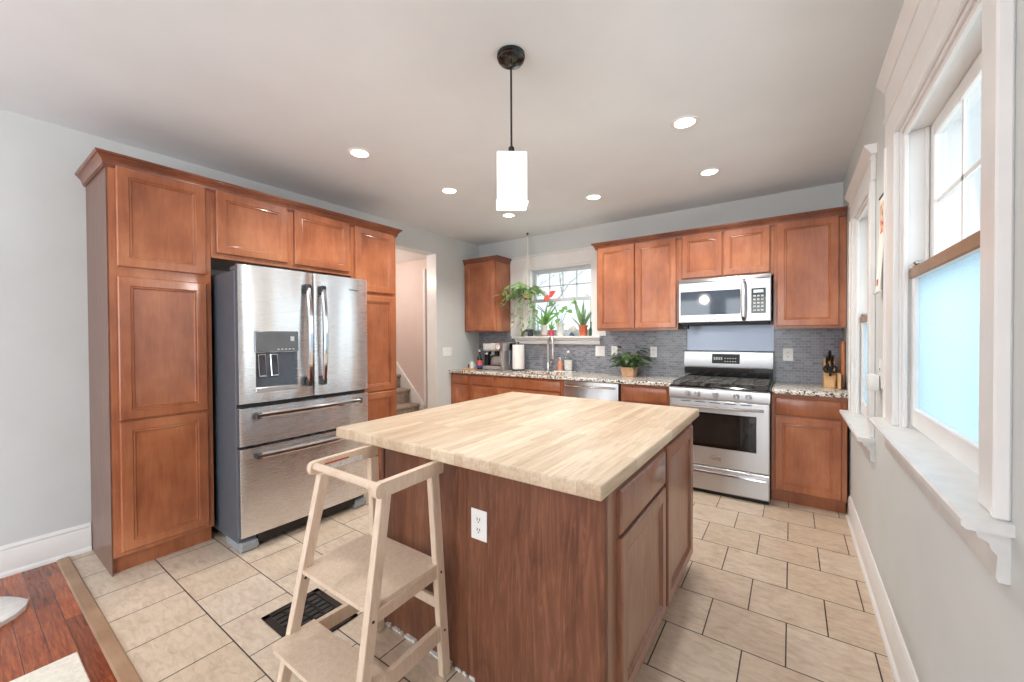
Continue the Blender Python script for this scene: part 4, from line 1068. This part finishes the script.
# snake plant
px = -2.075
p5 = thing('snake_plant', 'snake plant in a terracotta pot at the right of the window sill', 'plant', (px, YSI, ZS))
m = MB(); m.lathe((px, YSI, ZS), [(.042, 0), (.050, .105), (.056, .105), (.058, .13), (.050, .13), (.048, .115), (.005, .112)], 22); part('pot', m, M_TERRA, p5)
m = MB()
for dx, dy, dz, L, w in ((-.30, 0, 1, .40, .05), (-.05, .05, 1, .30, .045), (.16, -.05, 1, .24, .04), (.50, 0, 1, .34, .04), (-.12, -.1, 1, .22, .04), (.30, .05, 1, .20, .035), (-.75, 0, .75, .20, .02), (.05, -.05, 1, .34, .04)):
    m.leaf((px+dx*.04, YSI+dy*.2, ZS+.11), (dx, dy, dz), (-dx, -1, .2), L, w, .04, .35, 7)
part('leaves', m, M_SNAKE, p5)
px = -1.972
p6 = thing('green_bottle', 'slim green glass bottle at right end of the window sill', 'bottle', (px, YSI, ZS))
part('glass', MB().lathe((px, YSI, ZS), [(.022, 0), (.025, .01), (.025, .08), (.010, .11), (.009, .15)], 14), plain('green_glass', (44, 92, 60), 0.1), p6); part('cap', MB().lathe((px, YSI, ZS+.15), [(.011, 0), (.011, .018)], 12), M_BLACKM, p6)

# counter plant
px, py = -1.435, 4.26
p7 = thing('counter_plant', 'bushy dark green plant in a square tan pot on the counter', 'plant', (px, py, ZC))
m = MB(); m.ring_solid([[(px+a*r, py+b*r, ZC+.001+z) for a, b in ((-1, -1), (1, -1), (1, 1), (-1, 1))] for r, z in ((.058, 0), (.074, .098))]); part('pot', m, M_TANPOT, p7)
part('soil', MB().box(px-.066, px+.066, py-.066, py+.066, ZC+.097, ZC+.103), M_SOIL, p7)
lm, sm = MB(), MB(); rnd = random.Random(9)
for i in range(84):
    a = rnd.uniform(0, 6.28); el = rnd.uniform(-.1, 1.5); R_ = rnd.uniform(.08, .20)
    e = Vector((px+math.cos(a)*R_*math.cos(el*.7)*.95, py+math.sin(a)*R_*math.cos(el*.7)*.62, ZC+.115+R_*math.sin(el)*1.0))
    sm.tube([(px, py, ZC+.10), ((px+e.x)/2, (py+e.y)/2, (ZC+.12+e.z)/2+.02), e], .002, 5)
    lm.leaf(e, (math.cos(a), math.sin(a)*.7, rnd.uniform(-.6, .45)), (0, -.2, 1), rnd.uniform(.065, .10), .046, .35, .25)
part('leaves', lm, M_LEAFD, p7); part('stems', sm, M_STEM, p7)

# ================================================================== things on the counter
# espresso machine
ex0, ex1, ey0, ey1 = -3.345, -3.015, 4.10, 4.42
em = thing('espresso_machine', 'stainless espresso machine with a portafilter on the counter by the corner', 'coffee machine', ((ex0+ex1)/2, 4.26, ZC))
part('base', MB().box(ex0, ex1, ey0, ey1, ZC+.006, ZC+.055, .008, 2), M_STEEL, em)
part('drip_grate', MB().box(ex0+.05, ex1-.03, ey0+.01, ey0+.12, ZC+.055, ZC+.060, .001), M_BLACKM, em)
part('back', MB().box(ex0+.01, ex1, ey0+.14, ey1, ZC+.055, ZC+.36, .006), M_STEEL, em)
part('side_column', MB().box(ex1-.045, ex1, ey0+.005, ey0+.14, ZC+.055, ZC+.25, .004), M_STEEL, em)
hd = part('head', MB().box(ex0+.0, ex1, ey0, ey1-.02, ZC+.245, ZC+.355, .01, 2), M_STEEL, em)
part('control_panel', MB().box(ex0+.02, ex0+.20, ey0-.002, ey0+.002, ZC+.27, ZC+.34), M_LABEL, hd)
part('gauge', MB().cyl((ex1-.075, ey0-.006, ZC+.30), (ex1-.075, ey0+.002, ZC+.30), .03, n=20), M_WHITE, hd)
part('needle', MB().box(ex1-.078, ex1-.074, ey0-.008, ey0-.0055, ZC+.295, ZC+.322), M_BLACKM, hd)
part('group_head', MB().cyl((ex0+.185, ey0+.07, ZC+.245), (ex0+.185, ey0+.07, ZC+.205), .034, n=18), M_BLACKM, em)
part('portafilter', MB().cyl((ex0+.185, ey0+.07, ZC+.205), (ex0+.185, ey0+.07, ZC+.178), .036, .030, 18).tube([(ex0+.185, ey0+.04, ZC+.19), (ex0+.185, ey0-.04, ZC+.183), (ex0+.185, ey0-.09, ZC+.17)], [.009, .012, .013], 10), M_BLACKM, em, 'black portafilter handle')
part('steam_wand', MB().tube([(ex1-.06, ey0+.06, ZC+.245), (ex1-.06, ey0+.03, ZC+.19), (ex1-.068, ey0+.02, ZC+.10)], .005, 8), M_CHROME, em)
part('grinder_outlet', MB().cyl((ex0+.06, ey0+.07, ZC+.245), (ex0+.06, ey0+.07, ZC+.20), .026, .020, 16), M_BLACKM, em)
part('hopper', MB().lathe((ex0+.09, ey0+.19, ZC+.355), [(.05, 0), (.062, .004), (.060, .008), (.02, .010)], 18), M_BLACKM, em)
for x in (ex0+.03, ex1-.03):
    for y in (ey0+.03, ey1-.03): part('foot', MB().lathe((x, y, ZC+.0005), [(.014, 0), (.014, .006)], 10), M_BLACKM, em)
# black canister
c = thing('canister', 'black coffee canister between the syrup bottle and espresso machine', 'canister', (-3.405, 4.27, ZC))
part('body', MB().lathe((-3.405, 4.27, ZC+.0005), [(.036, 0), (.040, .005), (.040, .18), (.034, .195)], 18), M_BLACKM, c); part('lid', MB().lathe((-3.405, 4.27, ZC+.195), [(.036, 0), (.036, .016), (.012, .02), (.012, .034)], 16), M_CHROME, c)
# syrup bottle
b = thing('syrup_bottle', 'dark bottle with a red and blue label at left of espresso machine', 'bottle', (-3.425, 4.13, ZC))
part('glass', MB().lathe((-3.425, 4.13, ZC+.0005), [(.030, 0), (.033, .006), (.033, .13), (.028, .155), (.012, .19), (.012, .235)], 18), M_AMBER, b)
part('label', MB().lathe((-3.425, 4.13, ZC+.055), [(.0338, 0), (.0338, .065)], 18), M_CORAL, b, 'red paper label'); part('label_band', MB().lathe((-3.425, 4.13, ZC+.022), [(.0337, 0), (.0337, .034)], 18), M_BLUEL, b, 'blue lower label')
part('cap', MB().lathe((-3.425, 4.13, ZC+.235), [(.014, 0), (.014, .02), (.004, .026)], 12), M_CERAM, b)
# coaster tray with mug and jar
tb = solo('wooden_board', MB().box(-3.64, -3.47, 4.00, 4.17, ZC+.0006, ZC+.016, .004), M_BLOCK, 'small pale wooden board at the left end of counter', 'board')
g = thing('mug', 'white mug on the small wooden board', 'mug', (-3.505, 4.06, ZC+.016))
mp = MB().lathe((-3.505, 4.06, ZC+.0166), [(.026, 0), (.029, .004), (.029, .085), (.026, .085), (.024, .008)], 18); part('cup', mp, M_CERAM, g)
pts = [Vector((-3.505+.028*math.cos(.3*i-.9)*0+.029+.018*math.sin(math.pi*i/6), 4.06, ZC+.03+.05*i/6)) for i in range(7)]; part('handle', MB().tube(pts, .004, 6), M_CERAM, g)
g = thing('small_jar', 'tiny grey jar behind the white mug on wooden board', 'jar', (-3.58, 4.10, ZC+.016)); part('body', MB().lathe((-3.58, 4.10, ZC+.0166), [(.020, 0), (.022, .004), (.022, .04), (.016, .046)], 14), M_DGREY, g); part('lid', MB().lathe((-3.58, 4.10, ZC+.062), [(.018, 0), (.018, .01)], 14), M_CHROME, g)
# paper towel
pt = thing('paper_towel_roll', 'white paper towel roll on a dark stand beside espresso machine', 'paper towel', (-2.885, 4.26, ZC))
part('stand', MB().lathe((-2.885, 4.26, ZC+.0005), [(.085, 0), (.085, .008), (.02, .012), (.008, .014), (.008, .345), (.013, .35), (.010, .365)], 24), M_BLACKM, pt)
part('roll', MB().lathe((-2.885, 4.26, ZC+.018), [(.018, 0), (.076, 0), (.077, .003), (.077, .310), (.076, .312), (.02, .312)], 28), M_PAPER, pt)
# faucet
fxx, fyy = -2.50, 4.36
fc = thing('faucet', 'tall chrome pull-down faucet behind the sink', 'faucet', (fxx, fyy, ZC))
part('base', MB().lathe((fxx, fyy, ZC+.0005), [(.030, 0), (.030, .006), (.022, .012), (.021, .09), (.017, .12)], 18), M_CHROME, fc)
pts = [Vector((fxx, fyy, ZC+.10)), Vector((fxx, fyy, ZC+.30))]
for i in range(1, 9):
    a = math.pi*i/8; rr = .055; o = rr*(1-math.cos(a)); pts.append(Vector((fxx+.88*o, fyy-.47*o, ZC+.32+.105*math.sin(a)*.9)))
part('spout', MB().tube(pts, .016, 12), M_STEEL, fc)
e = pts[-1]; part('spray_head', MB().tube([e, e+Vector((0, 0, -.05)), e+Vector((0, 0, -.15)), e+Vector((0, 0, -.165))], [.017, .021, .024, .020], 12), M_STEEL, fc)
part('lever', MB().tube([(fxx+.015, fyy-.01, ZC+.07), (fxx+.05, fyy-.03, ZC+.085), (fxx+.085, fyy-.05, ZC+.125), (fxx+.092, fyy-.055, ZC+.17)], [.013, .011, .009, .007], 8), M_CHROME, fc)
# soap tray and bottles
tr = solo('soap_tray', MB().box(-2.385, -2.14, 4.29, 4.40, ZC+.0006, ZC+.014, .004), M_CERAM, 'white tray holding soap bottles right of the faucet', 'tray')
b = thing('soap_pump', 'slim orange soap pump bottle on the white tray', 'bottle', (-2.325, 4.345, ZC+.014))
part('bottle', MB().lathe((-2.325, 4.345, ZC+.0146), [(.026, 0), (.028, .005), (.028, .10), (.012, .125)], 16), M_ORANGE, b); part('pump', MB().cyl((-2.325, 4.345, ZC+.139), (-2.325, 4.345, ZC+.175), .009, n=10).tube([(-2.325, 4.345, ZC+.175), (-2.325, 4.31, ZC+.17)], .006, 8), M_CERAM, b)
b = thing('soap_bottle', 'large clear soap bottle with a white label on the white tray', 'bottle', (-2.215, 4.35, ZC+.014))
part('bottle', MB().lathe((-2.215, 4.35, ZC+.0146), [(.045, 0), (.048, .006), (.048, .155), (.035, .180), (.016, .20), (.016, .215)], 20), M_CLEAR, b)
part('liquid', MB().lathe((-2.215, 4.35, ZC+.018), [(.043, 0), (.043, .13), (.01, .13)], 18), plain('pale_soap', (206, 208, 200), .3), b)
part('label', MB().lathe((-2.215, 4.35, ZC+.035), [(.0487, 0), (.0487, .11)], 20), M_LABEL, b, 'white printed label')
part('stopper', MB().lathe((-2.215, 4.35, ZC+.229), [(.012, 0), (.018, .006), (.019, .022), (.010, .034)], 14), M_CERAM, b)
# knife block
kb = thing('knife_block', 'pale wood knife block with black handled scissors right of range', 'knife block', (.26, 4.24, ZC))
kx0, kx1 = .222, .300
part('block', MB().prism([(4.20, ZC+.0006), (4.36, ZC+.0006), (4.36, ZC+.21), (4.325, ZC+.235), (4.20, ZC+.10)], 'x', kx0, kx1), M_BLOCK, kb)
part('front_block', MB().box(kx0+.004, kx1-.010, 4.17, 4.199, ZC+.0006, ZC+.075, .003), M_BLOCK, kb)
for k, (xx, tt, L) in enumerate(((kx0+.022, .30, .09), (kx0+.055, .30, .09), (kx0+.022, .62, .10), (kx0+.055, .62, .11), (kx0+.040, .88, .12))):
    y_ = 4.20+.125*tt; z_ = ZC+.10+.135*tt; dv = Vector((0, -.72, .70))
    p0 = Vector((xx, y_, z_)); part('knife_handle', MB().tube([p0, p0+dv*L*.3, p0+dv*L*.8, p0+dv*L], [.007, .010, .011, .008], 8), M_BLACKM, kb, 'black knife handle')
for s_ in (-1, 1):
    cxs, czs = kx0+.040+s_*.022, ZC+.155; ring = []
    for i in range(15):
        a = 2*math.pi*i/14; ring.append(Vector((cxs+.018*math.cos(a), 4.185-.0, czs+.026*math.sin(a))))
    part('scissor_loop', MB().tube(ring, .009, 8), M_BLACKM, kb, 'black scissor loop')
part('scissor_shank', MB().box(kx0+.032, kx0+.048, 4.180, 4.205, ZC+.095, ZC+.14, .003), M_BLACKM, kb)
sb = thing('steak_knife_block', 'small pale wood block with dark edge beside the knife block', 'knife block', (.318, 4.18, ZC))
part('block', MB().box(.306, .326, 4.10, 4.24, ZC+.0006, ZC+.125, .003), M_BLOCK, sb); part('backing', MB().box(.3262, .332, 4.10, 4.24, ZC+.0006, ZC+.118, .001), M_BLACKM, sb)
m = MB(); m.box(.3335, .3575, 4.20, 4.42, ZC+.001, ZC+.385, .005)
solo('cutting_board', m, M_BOARD, 'tall brown wooden cutting board standing against the right wall', 'cutting board')
